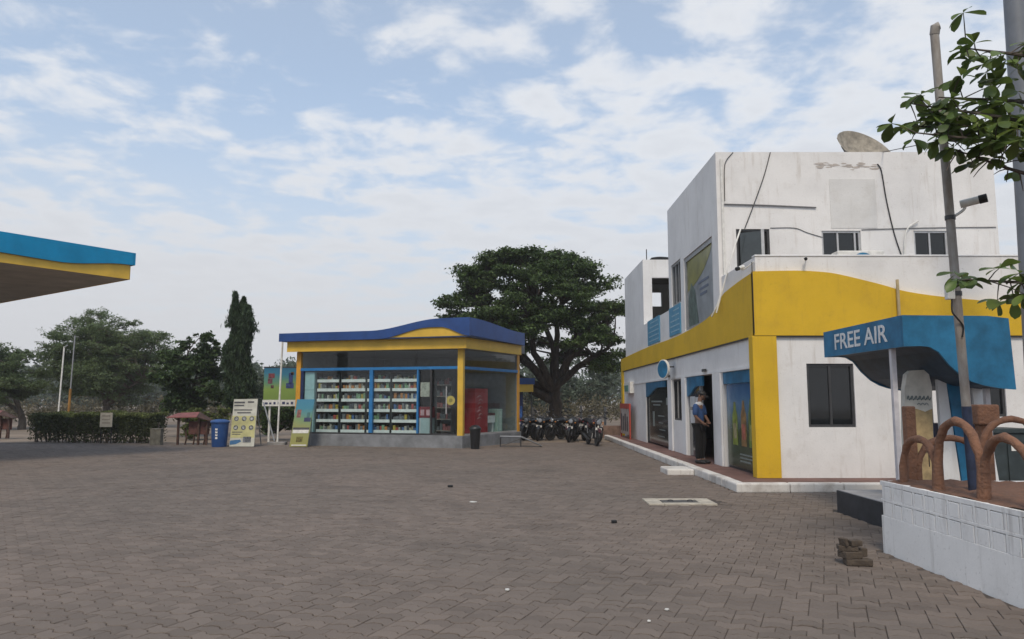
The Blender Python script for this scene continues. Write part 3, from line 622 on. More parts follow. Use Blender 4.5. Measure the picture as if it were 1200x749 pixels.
MB().box(6.05, 6.11, 9.50, 9.56, .32, 1.76).build('post', mat('post_paint', (.60, .58, .60), .55, .1), F)
pl = MB().box(4.72, 8.2, 8.75, 10.97, -.02, .31).build('air_point_platform', mat('charcoal_paint', (0.030, 0.033, 0.040), .6, .25, 4)); 
tag(pl, 'low charcoal-painted platform under the air point canopy', 'platform')
MB().box(4.735, 8.19, 8.77, 10.955, .3105, .319).build('cement_top', mat('cement_top', (.36, .36, .37), .8, .1), pl)
# painted boards and machine housing under it
bd = thing('painted_board', 'rounded white and tan board with palm trees painted on it', 'board', (5.3, 9.8, .32))
out_ = [(5.13, .32), (5.14, 1.2), (5.17, 1.75), (5.21, 1.95), (5.27, 2.00), (5.44, 2.01), (5.50, 1.96), (5.53, 1.78), (5.51, 1.2), (5.50, .32)]
MB().prism([(x, 9.78, z) for x, z in out_], (0, 0, 0), (0, .10, 0)).build('slab', mat('board_white', (.62, .60, .54), .7, .12, 5), bd)
tan = [(5.135, .33), (5.14, 1.2), (5.15, 1.46), (5.30, 1.50), (5.42, 1.46), (5.515, 1.5), (5.505, 1.2), (5.495, .33)]
MB().prism([(x, 9.7755, z) for x, z in tan], (0, 0, 0), (0, .004, 0)).build('painted_ground', mat('board_tan', (.42, .31, .16), .75, .2, 8), bd)
for x, h in ((5.20, 1.05), (5.25, 1.12), (5.43, .95), (5.46, 1.02)):
    m_ = MB().box(x - .006, x + .006, 9.7715, 9.7745, h - .2, h)
    for k in range(7): a = R(-20 + k * 36); m_.bar((x, 9.773 - .0003 * k, h), (x + .055 * math.cos(a), 9.773 - .0003 * k, h + .055 * math.sin(a)), .002, .02, up=(0, 1, 0))
    m_.build('painted_palm', DARK, bd)
sq = MB(); 
for i in range(6): x = 5.19 + i * .052; sq.tube(arc([(x, 9.772, 1.62), (x + .015, 9.772, 1.67), (x + .03, 9.772, 1.61), (x + .05, 9.772, 1.645)], 3), .004, 4)
for i in range(3): x = 5.32 + i * .05; sq.tube(arc([(x, 9.772, 1.55), (x + .02, 9.772, 1.575), (x + .045, 9.772, 1.545)], 3), .0035, 4)
sq.build('brush_script', mat('script_ink', (.05, .10, .12), .6), bd)
hs = thing('air_machine_housing', 'white and blue leaning panels of the air machine housing', 'air machine', (5.8, 9.9, .32))
def lean(name, xs, m_, yy, th=.06): return MB().prism([(xs[0], yy, .32), (xs[1], yy, .32), (xs[3], yy, 2.0), (xs[2], yy, 2.0)], (0, 0, 0), (0, th, 0)).build(name, m_, hs)
lean('blue_backboard', (5.52, 5.62, 5.54, 5.62), NAVY, 9.95)
lean('white_panel', (5.63, 5.86, 5.62, 5.72), WHITE2, 9.80)
lean('blue_panel', (5.87, 6.03, 5.725, 5.90), BLUE2, 9.78)
lean('navy_panel', (6.035, 6.12, 5.905, 6.02), NAVY, 9.80)
lean('white_panel', (6.13, 6.34, 6.03, 6.16), WHITE2, 9.76)
MB().box(5.66, 6.28, 9.88, 10.4, .32, 1.3).build('machine_case', NAVY, hs)
cb = thing('utility_cabinet', 'dark green-grey utility cabinet behind the brown arches', 'cabinet', (7.4, 11.6, .0))
MB().box(7.0, 7.75, 11.2, 11.8, 0, 1.12).build('case', mat('cabinet_paint', (.030, .042, .045), .5, .2), cb, bevel=.01)
MB().box(6.97, 7.78, 11.17, 11.83, 1.121, 1.19).build('lid', mat('cabinet_paint', (.03, .042, .045)), cb, bevel=.01)
for x in (7.04, 7.40): MB().box(x, x + .32, 11.185, 11.199, .12, 1.05).build('door', mat('cabinet_paint', (.03, .042, .045)), cb)
MB().box(7.45, 7.62, 11.178, 11.184, .86, .94).build('label_plate', PVC, cb)

# ================================================================ PLANTER WALL with blocks and arches
PW = thing('planter_wall', 'low whitewashed block planter wall in the right foreground', 'planter', (3.97, 8.12, 0))
PX0, PYN, PYF, PT = 3.97, 1.5, 8.13, .745
MB().box(PX0 + .03, PX0 + .20, PYN, PYF - .03, -.03, PT - .0).build('core', CHALK, PW)
MB().box(PX0 - .001, PX0 + .0295, PYN, PYF, -.03, .385).build('lower_band', CHALK, PW, bevel=.004)
MB().box(PX0, PX0 + .0295, PYN, PYF, .535, .562).build('middle_band', CHALK, PW, bevel=.003)
MB().box(PX0 + .001, PX0 + .0295, PYN, PYF, .700, PT + .002).build('top_band', CHALK, PW, bevel=.003)
MB().box(PX0 + .03, 6.6, PYF - .0295, PYF + .0, -.03, .745).build('end_face', CHALK, PW, bevel=.006)
MB().box(PX0 + .201, 6.6, PYF - .2, PYF - .03, -.03, .744).build('end_core', CHALK, PW)
rb, bk = None, None
for row, (z0, z1) in enumerate(((.385, .535), (.562, .700))):
    y = PYF - .05; i = 0
    while y > 2.0:
        wd = .185 + random.uniform(-.012, .012)
        MB().box(PX0 + .001, PX0 + .0295, y - .020, y + .012, z0 + .0005, z1 - .0005).build('rib', CHALK, PW, bevel=.002)
        t_ = random.uniform(-.0015, .0025)
        m_ = MB().box(PX0 + t_, PX0 + .0295, y - wd + .0121, y - random.uniform(.022, .0265), z0 + .0006, z1 - random.uniform(.003, .011)); m_.build('block', CHALK, PW, bevel=.004)
        y -= wd + .012; i += 1
sl_ = MB()
nx, ny = 30, 60
for i in range(nx + 1):
    for j in range(ny + 1):
        x = PX0 + .025 + (6.55 - PX0) * i / nx; y = PYN + (PYF - .02 - PYN) * j / ny
        edge = min(1, i / 2.5, (ny - j) / 2.5); sl_.v.append((x, y, .735 + .035 * edge + random.uniform(-.014, .014) + (.012 if i < 8 else 0)))
for i in range(nx):
    for j in range(ny): a = i * (ny + 1) + j; sl_.f.append((a, a + ny + 1, a + ny + 2, a + 1))
sl_.build('soil_bed', mat('brown_coping', (0.19, 0.092, 0.055), .9, .25, 9, col2=(.12, .068, .045), bump=.8, bscale=28), PW, smooth=True)
GA = 'brown concrete arches on the planter'
def arch(name, a, b, h, z0, label, r=.036, bend=.0):
    a, b = Vector(a), Vector(b); pts = []
    for i in range(17):
        t = i / 16; u = .5 - .5 * math.cos(math.pi * t); z = math.sin(math.pi * t) ** .62 * h
        p = a.lerp(b, u); pts.append(Vector((p.x + random.gauss(0, .004), p.y + random.gauss(0, .004), z0 + z + random.gauss(0, .004))))
    pts[0].z = z0 - .04; pts[-1].z = z0 - .04
    rs = [r * (1 + .10 * math.sin(i * 1.7) + random.uniform(-.07, .07)) for i in range(17)]
    rs[0] *= 1.25; rs[-1] *= 1.25
    return tag(MB().tube(pts, rs, 12).build('concrete_arch', TERRA, smooth=True), label, 'arch', GA)
XA = 4.09
arch('a', (XA, 7.86, 0), (XA, 7.24, 0), .45, .77, 'smallest brown concrete arch at the far end of the planter edge')
arch('b', (XA, 7.22, 0), (XA, 6.54, 0), .645, .77, 'tall brown concrete arch in the middle of the planter edge', .040)
arch('c', (XA, 6.52, 0), (XA, 5.90, 0), .53, .77, 'brown concrete arch nearest on the planter edge, cut by the frame', .038)
arch('d', (XA, 5.9, 0), (XA, 5.1, 0), .6, .77, 'brown concrete arch just outside the frame on the planter edge', .032)
arch('e', (4.32, 8.0, 0), (5.03, 8.0, 0), .45, .76, 'low brown concrete arch on the far planter side before the air machine', .034)
arch('f', (5.0, 8.02, 0), (5.72, 8.02, 0), .65, .76, 'tall brown concrete arch on the far planter side before the cabinet', .036)
arch('g', (5.74, 8.0, 0), (6.4, 8.0, 0), .45, .76, 'low brown concrete arch on the far planter side outside the frame', .03)
tag(MB().box(4.22, 4.325, 7.98, 8.085, .73, 1.545).build('planter_post', TERRA, bevel=.015), 'slim brown post at the far corner of the planter', 'post')
pc = thing('capped_post', 'brown concrete post with a square block cap behind the arches', 'post', (5.42, 8.6, 0))
MB().box(5.37, 5.50, 8.55, 8.68, 0, 1.33).build('shaft', TERRA, pc, bevel=.01); MB().box(5.31, 5.56, 8.49, 8.74, 1.331, 1.56).build('cap', TERRA, pc, bevel=.02)

# ---- leaning pole with camera, big mast
PO = thing('camera_pole', 'leaning weathered steel pole with a blue-painted foot in the planter', 'pole', (4.28, 7.0, .76))
pp = [(4.285, 7.0, .74), (4.27, 7.0, 1.55), (4.25, 7.0, 2.5), (4.23, 7.0, 3.6), (4.21, 7.0, 4.6), (4.20, 7.0, 5.26)]
MB().tube(pp[1:], .040, 14).build('shaft', mat('weathered_pole', (.36, .345, .325), .7, .3, 10, col2=(.20, .165, .135), stretch=(1, 1, .35)), PO, smooth=True)
MB().tube(pp[:2], .0415, 14).build('blue_foot', mat('worn_blue', (.018, .030, .070), .6, .3, 8), PO, smooth=True)
MB().tube([(4.20, 7.0, 5.22), (4.205, 6.985, 5.29), (4.235, 6.97, 5.30)], [.045, .048, .04], 10).build('bent_tip', MATS['weathered_pole'], PO, smooth=True)
for z in (2.62, 3.36): MB().tube([(4.25 - (z - 2.5) * .018, 7.0, z - .02), (4.25 - (z - 2.5) * .018, 7.0, z + .02)], .048, 12).build('clamp', DGREY, PO)
MB().box(4.13, 4.20, 6.94, 7.0, 2.56, 2.70).build('junction_box', PVC, PO, bevel=.005)
MB().tube(arc([(4.17, 6.95, 2.56), (4.16, 6.94, 2.44), (4.20, 6.94, 2.38), (4.26, 6.95, 2.30), (4.245, 6.95, 2.2)], 5), .008, 5).build('wire', BLACK, PO)
bullet_cam((4.445, 6.97, 3.515), (.75, -.6, .12), 'large white security camera on the leaning pole', 1.05, (4.25, 7.0, 3.36))
MS = thing('light_mast', 'tall thick grey mast at the right edge of the frame', 'mast', (8.42, 11.9, 0))
MB().tube([(8.42, 11.9, 0), (8.50, 11.9, 4.5), (8.60, 11.9, 12.0)], [.20, .185, .165], 20).build('shaft', mat('mast_grey', (.16, .175, .20), .5, .1, 2), MS, smooth=True)
MB().box(8.17, 8.67, 11.65, 12.15, -.02, .04).build('base_plate', GREYM, MS)

# ---- manhole, stones, litter
mh = thing('manhole_cover', 'pale concrete manhole slab with a grey iron plate in the paving', 'manhole', (2.65, 12.0, 0))
for a in ((2.12, 2.36, 11.68, 12.32), (2.94, 3.18, 11.68, 12.32), (2.36, 2.94, 11.68, 11.82), (2.36, 2.94, 12.18, 12.32)): MB().box(a[0] + .002, a[1] - .002, a[2], a[3], -.02, .022).build('frame_slab', mat('pale_concrete', (.46, .42, .35), .85, .15, 7), mh, bevel=.006)
MB().box(2.38, 2.92, 11.84, 12.16, -.02, .016).build('iron_plate', mat('iron_plate', (.12, .115, .11), .6, .25, 9, metal=.3), mh)
for x in (2.47, 2.78): MB().tube(arc([(x, 12.0, .016), (x + .02, 12.0, .035), (x + .07, 12.0, .035), (x + .09, 12.0, .016)], 3), .008, 5).build('lifting_ring', DGREY, mh)
STN = mat('old_paver_concrete', (.105, .082, .062), .95, .25, 14, col2=(.055, .042, .033), bump=.6, bscale=40)
def stone(x0, x1, y0, y1, z0, z1, label, rot=0, tilt=0):
    cx_, cy_, cz_ = (x0 + x1) / 2, (y0 + y1) / 2, (z0 + z1) / 2; sx_, sy_, sz_ = x1 - x0, y1 - y0, z1 - z0
    rr = Matrix.Rotation(R(rot), 3, 'Z') @ Matrix.Rotation(R(tilt), 3, 'Y')
    pr = [(-.5, -.42), (-.3, -.5), (.1, -.44), (.42, -.5), (.5, -.1), (.44, .4), (.05, .5), (-.2, .42), (-.5, .48)]
    P_ = [Vector((cx_, cy_, cz_)) + rr @ Vector((a * sx_, b * sy_, -sz_ / 2)) for a, b in pr]; upv = rr @ Vector((0, 0, sz_))
    return tag(MB().prism(P_, (0, 0, 0), upv).build('stone_block', STN, bevel=.008), label, 'stone', 'stack of loose paving blocks')
stone(3.27, 3.53, 7.40, 7.55, .004, .062, 'loose paving block at the bottom of the stack', -8)
stone(3.25, 3.44, 7.44, 7.60, .063, .128, 'rounded loose paving block in the second layer, left side', 12)
stone(3.37, 3.52, 7.52, 7.66, .066, .150, 'loose paving block at the back right of the stack', 25, 6)
stone(3.24, 3.43, 7.47, 7.63, .129, .178, 'third loose paving block from the bottom', -14)
stone(3.33, 3.45, 7.46, 7.56, .179, .235, 'dark loose block on the very top of the stack', 8)
stone(3.26, 3.295, 7.46, 7.56, .179, .255, 'thin upright stone shard on top of the stack', 20, -12)
for i, (x, y, s_, lab) in enumerate(((-1.15, 14.1, .07, 'dark lump lying on the open paving'), (-.04, 6.5, .022, 'white paper scrap on the near paving'), (1.19, 5.9, .018, 'small white scrap on the near paving right of centre'), (-.62, 12.0, .06, 'pale scrap on the middle paving'), (1.0, 5.6, .016, 'tiny pale scrap at the lower middle'), (1.35, 10.0, .045, 'small dark clod near the manhole'))):
    q = MB().prism([(x + s_ * math.cos(a) * random.uniform(.6, 1.2), y + s_ * math.sin(a) * random.uniform(.6, 1.2), .004) for a in np.arange(7) * 2 * math.pi / 7], (0, 0, 0), (0, 0, .03 if 'dark' in lab else .008)).build('litter', DARK if 'dark' in lab else PVC)
    tag(q, lab, 'litter', 'litter on the paving')

# ================================================================ FUEL CANOPY (upper left)
C0 = Vector((-10.87, 20.7, 0)); E1 = Vector((-.58, -.815, 0)).normalized(); E2 = Vector((E1.y, -E1.x, 0))
if E2.y < 0: E2 = -E2
CAN = thing('fuel_canopy', 'blue and yellow edged fuel canopy roof reaching in from the left', 'canopy', (-18.0, 18.0, 0))
LA, LB = 13.0, 10.5
def cp(a, b, z): q = C0 + E1 * a + E2 * b; return (q.x, q.y, z)
MB().prism([cp(.0, .0, 5.03), cp(LA, 0, 5.03), cp(LA, LB, 5.03), cp(0, LB, 5.03)], (0, 0, 0), (0, 0, .05)).build('soffit', SOFF, CAN)
MB().prism([cp(.06, .06, 5.30), cp(LA, .06, 5.30), cp(LA, LB, 5.30), cp(.06, LB, 5.30)], (0, 0, 0), (0, 0, .42)).build('roof_deck', GREYM, CAN)
# yellow lower fascia, blue wave above it, both wrap the corner
o1 = E2 * -1; o2 = E1 * -1
def fascia(pts_a, zb, zt, off, th, m_, nm, ax):
    n = Vector((-E2.x, -E2.y, 0)) if ax == 1 else Vector((-E1.x, -E1.y, 0))
    P_ = [C0 + (E1 if ax == 1 else E2) * a + n * off for a in pts_a]
    MB().strip([(p.x, p.y, z) for p, z in zip(P_, zb)], [(p.x, p.y, z) for p, z in zip(P_, zt)], n * th).build(nm, m_, CAN)
aa = [i * .25 for i in range(int(LA / .25) + 1)]
def wz(a): return 5.43 - .20 * (0.5 - 0.5 * math.cos(min(1, max(0, a / 1.9)) * math.pi)) + (.62 * (0.5 - .5 * math.cos(min(1, max(0, (a - 1.9) / 8)) * math.pi)) * 0 + (.10 * (a - 1.9) if a > 1.9 else 0)) * .25
fascia(aa, [5.02] * len(aa), [min(5.60, wz(a) + .05) for a in aa], .0, .05, YELM, 'yellow_fascia', 1)
fascia([-.08] + aa[1:], [wz(a) for a in aa], [5.78] * len(aa), .06, .06, BLUE, 'blue_fascia', 1)
bb = [i * .5 for i in range(int(LB / .5) + 1)]
fascia(bb, [5.02] * len(bb), [5.40] * len(bb), .0, .05, YELM, 'yellow_fascia', 2)
fascia([-.12] + bb[1:], [5.43] * len(bb), [5.78] * len(bb), .06, .06, BLUE, 'blue_fascia', 2)
for a, b in ((6.0, 2.2), (6.0, 8.2)):
    q = C0 + E1 * a + E2 * b; MB().box(q.x - .2, q.x + .2, q.y - .2, q.y + .2, -.02, 5.03).build('column', PVC, CAN)

# ================================================================ CONVENIENCE STORE
A_, B_, C_ = Vector((-7.9, 27.4, 0)), Vector((-1.74, 25.6, 0)), Vector((.23, 29.2, 0)); D_ = A_ + (C_ - B_) + Vector((.3, 1.2, 0))
S = thing('corner_shop', 'glass-fronted corner shop on a grey plinth with blue and yellow roof edge', 'shop', tuple(A_))
def offs(poly, d):
    n = len(poly); o = []
    for i in range(n):
        p0, p, p1 = poly[i - 1], poly[i], poly[(i + 1) % n]; a = (p - p0).normalized(); b = (p1 - p).normalized()
        na = Vector((a.y, -a.x, 0)); nb = Vector((b.y, -b.x, 0)); m_ = (na + nb).normalized(); o.append(p + m_ * (d / max(.3, m_.dot(na))))
    return o
FP = [A_, B_, C_, D_]
def slab(name, poly, z0, z1, m_, par=S, bevel=0): return MB().prism([(p.x, p.y, z0) for p in poly], (0, 0, 0), (0, 0, z1 - z0)).build(name, m_, par, bevel=bevel)
slab('plinth', offs(FP, .10), -.02, .42, PLGREY, bevel=.015)
slab('floor', offs(FP, -.05), .42, .44, mat('shop_floor', (.25, .25, .25), .4, .1))
slab('ceiling', offs(FP, .02), 3.38, 3.46, mat('shop_ceiling', (.36, .38, .40), .8, .05))
UV = (B_ - A_).normalized(); LF = (B_ - A_).length; NF = Vector((UV.y, -UV.x, 0))       # along the front, outward normal
UR = (C_ - B_).normalized(); LR = (C_ - B_).length; NR = Vector((UR.y, -UR.x, 0))
def fp(s, d, z): q = A_ + UV * s + NF * d; return (q.x, q.y, z)
def rp(s, d, z): q = B_ + UR * s + NR * d; return (q.x, q.y, z)
def fbox(P, s0, s1, d0, d1, z0, z1, mb=None):
    mb = mb or MB(); return mb.add([P(s0, d1, z0), P(s1, d1, z0), P(s1, d0, z0), P(s0, d0, z0), P(s0, d1, z1), P(s1, d1, z1), P(s1, d0, z1), P(s0, d0, z1)],
                  [(0, 3, 2, 1), (4, 5, 6, 7), (0, 1, 5, 4), (1, 2, 6, 5), (2, 3, 7, 6), (3, 0, 4, 7)])
# posts
fbox(fp, -.05, .13, -.12, .05, .42, 3.40).build('corner_post', ORG, S); fbox(fp, LF - .12, LF + .08, -.10, .08, .40, 3.40).build('corner_post', YELM, S)
fbox(rp, LR - .12, LR + .05, -.12, .05, .42, 3.40).build('corner_post', ORG, S)
fbox(fp, .13, LF - .12, -.06, .06, 2.70, 2.80).build('transom', BLUEM, S); fbox(rp, .12, LR - .12, -.06, .06, 2.70, 2.80).build('transom', BLUEM, S)
fbox(fp, .13, LF - .12, -.05, .03, .425, .48).build('sill', DGREY, S); fbox(rp, .12, LR - .12, -.05, .03, .425, .47).build('sill', ALU, S)
def mull(s, wd, m_, z1=2.70, P=fp): fbox(P, s - wd / 2, s + wd / 2, -.06, .055, .48, z1).build('mullion', m_, S)
mull(.20, .10, NAVY); mull(3.00, .13, BLUEM, 2.70); mull(4.80, .06, BLUEM); mull(5.30, .05, DGREY)
GL = glass('shop_glass', (.90, .94, .94), 1.0)
prev = .25
for s in (2.935, 4.77, 5.275, LF - .12):
    fbox(fp, prev, s, -.012, -.004, .48, 2.70).build('glass_pane', GL, S); prev = s + .13
prev = .13
for s in (1.6, 3.1, 4.7, LF - .12): fbox(fp, prev, s, -.012, -.004, 2.80, 3.38).build('clerestory_pane', GL, S); prev = s + .03
for a, b in ((.12, LR - .12),):
    fbox(rp, a, b, -.012, -.004, .47, 2.70).build('glass_pane', GL, S); fbox(rp, a, b, -.012, -.004, 2.80, 3.38).build('clerestory_pane', GL, S)
# back walls
BWM = mat('shop_back_wall', (.20, .21, .21), .8, .1)
MB().prism([(p.x, p.y, .42) for p in (D_, A_, A_ + Vector((.15, .05, 0)), D_ + Vector((.15, -.1, 0)))], (0, 0, 0), (0, 0, 2.96)).build('left_wall', BWM, S)
MB().prism([(p.x, p.y, .42) for p in (C_, D_, D_ + Vector((.1, -.15, 0)), C_ + Vector((-.05, -.15, 0)))], (0, 0, 0), (0, 0, 2.96)).build('rear_wall', BWM, S)
# roof with overhanging two-tone fascia that swells towards the near corner
OB, OY = offs(FP, .62), offs(FP, .36)
OB[0], OB[2] = Vector((-8.55, 27.05, 0)), Vector((.50, 28.9, 0)); OY[0], OY[2] = Vector((-8.27, 27.15, 0)), Vector((.37, 28.95, 0))
OW = [OB[0] + Vector((.05, .03, 0)), OB[1] + Vector((-.01, .05, 0)), OB[2], OB[3]]
slab('roof', offs(FP, .20), 3.462, 4.0, mat('roof_dark', (.20, .20, .20), .8), bevel=0)
slab('eave_soffit', [p_ + (Vector((-3.8, 28.5, 0)) - p_).normalized() * .04 for p_ in OB], 3.76, 3.80, mat('eave_blue', (.03, .05, .12), .6))
def sm(t): t = max(0, min(1, t)); return t * t * (3 - 2 * t)
def run(a, b, n): return [a.lerp(b, i / n) for i in range(n + 1)]
def curtain(name, poly, i0, i1, fb, ft, m_, th):
    P_ = run(poly[i0], poly[i1], 30); nn = Vector(((poly[i1] - poly[i0]).y, -(poly[i1] - poly[i0]).x, 0)).normalized()
    MB().strip([(p.x, p.y, fb(k / 30)) for k, p in enumerate(P_)], [(p.x, p.y, ft(k / 30)) for k, p in enumerate(P_)], -nn * th).build(name, m_, S)
topF = lambda t: 4.06 + .36 * sm((t - .50) / .36); midF = lambda t: 3.76 + .36 * sm((t - .54) / .26) * (1 - .92 * sm((t - .86) / .14))
topR = lambda t: 4.42 - .18 * sm((t - .1) / .8); midR = lambda t: 3.815 - .06 * t
NAVB = mat('shop_blue_fascia', (.016, .060, .22), .45, .12, 2)
curtain('blue_fascia', OB, 0, 1, midF, topF, NAVB, .05); curtain('blue_fascia', OB, 1, 2, midR, topR, NAVB, .05)
curtain('yellow_fascia', OY, 0, 1, lambda t: 3.39, lambda t: 3.77, YELM, .05); curtain('yellow_fascia', OY, 1, 2, lambda t: 3.39, lambda t: 3.77, YELM, .05)
curtain('yellow_wave', OW, 0, 1, lambda t: 3.805, lambda t: min(topF(t) - .03, midF(t) + .03) + .0, YELM, .03)
curtain('blue_fascia', OB, 2, 3, lambda t: 3.77, lambda t: 4.23, NAVB, .05); curtain('blue_fascia', OB, 3, 0, lambda t: 3.77, lambda t: 4.06, NAVB, .05)
# shop interior: shelving units behind the front glass
SHW = mat('shelf_white', (.78, .80, .78), .5, .08)
SHB = mat('shelf_back', (.030, .040, .042), .8, .2)
prodm = [mat('packet_%d' % i, c, .5, .3, 12) for i, c in enumerate(((.16, .17, .18), (.07, .08, .09), (.36, .32, .22), (.48, .20, .06), (.08, .16, .34), (.20, .34, .20), (.50, .48, .42), (.42, .08, .07), (.46, .36, .06)))]
def shelving(s0, s1, label, hot=None):
    t = thing('shop_shelving', label, 'shelving', fp((s0 + s1) / 2, -.4, .44), 'shelving units behind the shop glass')
    fbox(fp, s0, s1, -.56, -.54, .44, 2.62).build('back_board', SHB, t)
    for s in (s0, s1 - .03): fbox(fp, s, s + .03, -.56, -.12, .44, 2.62).build('upright', SHB, t)
    zs = [.50, .87, 1.24, 1.61, 1.98, 2.31]
    for z in zs:
        b = fbox(fp, s0 + .03, s1 - .03, -.54, -.13, z, z + .02).build('shelf_board', SHW, t); fbox(fp, s0 + .035, s1 - .035, -.129, -.115, z - .03, z + .075).build('price_strip', SHW, b)
        sets = [MB() for _ in prodm]; s = s0 + .06
        while s < s1 - .10:
            wd = random.uniform(.045, .12); h = random.uniform(.14, .27) if z < 2.2 else random.uniform(.10, .22)
            if random.random() < .93:
                k = random.choice([0, 0, 1, 1, 2, 3, 4, 5, 6, 6, 7, 8]) if not (hot and z in hot) else random.choice([3, 3, 2, 6])
                fbox(fp, s, s + wd * .9, -.50 + random.uniform(0, .2), -.16 - random.uniform(0, .06), z + .021, z + .02 + h, sets[k])
            s += wd
        for k, mb in enumerate(sets):
            if mb.v: tag(mb.build('goods', prodm[k], t), kind='stuff')
shelving(.70, 1.66, 'white-edged shelving unit behind the shop glass beside the pale teal panel')
shelving(1.70, 2.72, 'shelving unit with orange goods left of the blue mullion', (1.98,))
shelving(2.74, 3.70, 'shelving unit straddling the blue mullion of the shop')
shelving(3.72, 4.74, 'white-edged shelving unit just left of the poster in the shop')
tp = fbox(fp, .27, .66, -.20, -.04, .48, 2.66).build('teal_panel', mat('teal_panel', (.36, .55, .57), .5, .06), S)
for z in (.9, 1.5, 2.0): fbox(fp, .275, .655, -.039, -.034, z, z + .012).build('panel_joint', mat('teal_dark', (.12, .22, .24), .6), tp)
# poster, box, small shelf rack, round sticker
tag(fbox(fp, 4.88, 5.22, -.05, -.03, 1.75, 2.25).build('window_notice', mat('notice_cream', (.42, .42, .36), .7, .25, 9)), 'cream notice sheet taped inside the shop glass', 'poster')
cbx = thing('chest_freezer', 'pale chest freezer with a red front inside the shop', 'freezer', fp(5.03, -.2, .48))
fbox(fp, 4.84, 5.24, -.50, -.06, .48, 1.02).build('body', mat('freezer_body', (.36, .46, .47), .5, .06), cbx)
fbox(fp, 4.84, 5.26, -.50, -.05, 1.021, 1.40).build('red_front', mat('freezer_red', (.20, .03, .04), .4), cbx)
for s in (4.88, 5.10): fbox(fp, s, s + .14, -.049, -.045, 1.10, 1.30).build('price_card', mat('pink_card', (.55, .35, .38), .6), cbx)
rk = thing('snack_rack', 'dark snack rack with red packets inside the shop', 'rack', fp(5.6, -.6, .44))
for z in (.55, .95, 1.35, 1.75, 2.15):
    fbox(fp, 5.34, 5.92, -.75, -.35, z, z + .025).build('shelf_board', mat('rack_board', (.25, .22, .20), .6), rk)
    mb = MB(); mb2 = MB(); s = 5.36
    while s < 5.84: wd = random.uniform(.07, .14); fbox(fp, s, s + wd * .85, -.6, -.37, z + .026, z + .026 + random.uniform(.12, .24), random.choice((mb, mb2))); s += wd
    if mb.v: tag(mb.build('goods', mat('packet_red', (.16, .05, .05), .5, .4, 9), rk), kind='stuff')
    if mb2.v: tag(mb2.build('goods', prodm[1], rk), kind='stuff')
for s in (5.34, 5.90): fbox(fp, s, s + .025, -.76, -.34, .44, 2.4).build('upright', SHB, rk)
q = Vector(fp(6.02, -.02, 1.62)); rz_ = math.atan2(NF.y, NF.x)
yd = thing('round_sticker', 'round yellow sticker on the shop door glass', 'sticker', tuple(q))
yr = Matrix.Rotation(rz_, 3, 'Z') @ Matrix.Rotation(R(90), 3, 'Y')
MB().lathe([(.16, .014), (.16, .018)], q, 24, yr).build('disc', mat('sticker_yellow', (.42, .36, .10), .5, .1), yd)
MB().lathe([(.07, .0185), (.07, .0205)], q, 16, yr).build('emblem', mat('sticker_olive', (.22, .20, .06), .5), yd)
fbox(fp, 5.86, 5.89, .0, .05, 1.15, 2.1).build('door_handle', ALU, S)
# red drinks cooler and white racks behind the right glass
ck = thing('drinks_cooler', 'tall red drinks cooler behind the right shop glass', 'cooler', rp(1.55, -.5, .44))
fbox(rp, 1.15, 2.05, -.85, -.16, .44, 2.05).build('cabinet', mat('cooler_red', (.38, .035, .04), .4, .08), ck)
mk = MB()
for i in range(7): s = 1.32 + .08 * (i % 2); mk.tube(arc([rp(s, -.155, .95 + i * .13), rp(s + .15, -.155, 1.02 + i * .13), rp(s + .25, -.155, .96 + i * .13)], 3), .014, 5)
mk.build('white_script', mat('script_pale', (.52, .30, .30), .6), ck)
wr = thing('white_display_rack', 'low white display rack behind the right shop glass', 'rack', rp(2.5, -.5, .44))
fbox(rp, 2.2, 2.75, -.6, -.25, .80, 1.06).build('tray', SHW, wr); fbox(rp, 2.2, 2.75, -.6, -.25, 1.061, 1.16).build('red_trim', MATS['packet_red'], wr)
for s in (2.22, 2.66): fbox(rp, s, s + .06, -.55, -.3, .44, .80).build('leg', SHW, wr)
wc = thing('pale_cabinet', 'narrow pale green cabinet behind the right shop glass', 'cabinet', rp(3.0, -.4, .44))
fbox(rp, 2.86, 3.22, -.6, -.2, .44, 1.30).build('case', mat('pale_green', (.42, .55, .48), .5, .06), wc, bevel=.01); fbox(rp, 3.03, 3.05, -.199, -.19, .5, 1.25).build('door_gap', SHW, wc)
# items in front of the shop
bn = thing('litter_bin', 'small black plastic litter bin against the shop plinth', 'bin', (-1.24, 25.15, 0))
MB().lathe([(.14, .0), (.145, .02), (.185, .62), (.19, .64)], (-1.24, 25.15, 0), 20).build('body', BLKP, bn, smooth=True)
MB().lathe([(.205, .641), (.21, .68), (.19, .72), (.12, .78), (.03, .80)], (-1.24, 25.15, 0), 20).build('lid', BLKP, bn, smooth=True)
rmp = thing('metal_ramp', 'low grey metal ramp frame on the ground by the shop', 'ramp', (.1, 26.5, 0))
rv = lambda x, y, z: (x, y, z)
MB().add([(-.42, 26.1, .36), (.33, 26.1, .34), (.33, 26.8, .36), (-.42, 26.8, .37)], [(0, 1, 2, 3)]).add([(-.42, 26.1, .34), (.33, 26.1, .32), (.33, 26.8, .34), (-.42, 26.8, .35)], [(3, 2, 1, 0)]).build('deck_sheet', mat('ramp_sheet', (.30, .31, .33), .55, .15, 5), rmp)
MB().add([(.335, 26.1, .34), (1.05, 26.15, .04), (1.05, 26.7, .04), (.335, 26.8, .36)], [(0, 1, 2, 3)]).add([(.335, 26.1, .32), (1.05, 26.15, .02), (1.05, 26.7, .02), (.335, 26.8, .34)], [(3, 2, 1, 0)]).build('slope_sheet', mat('ramp_slope', (.22, .22, .22), .6, .15, 5), rmp)
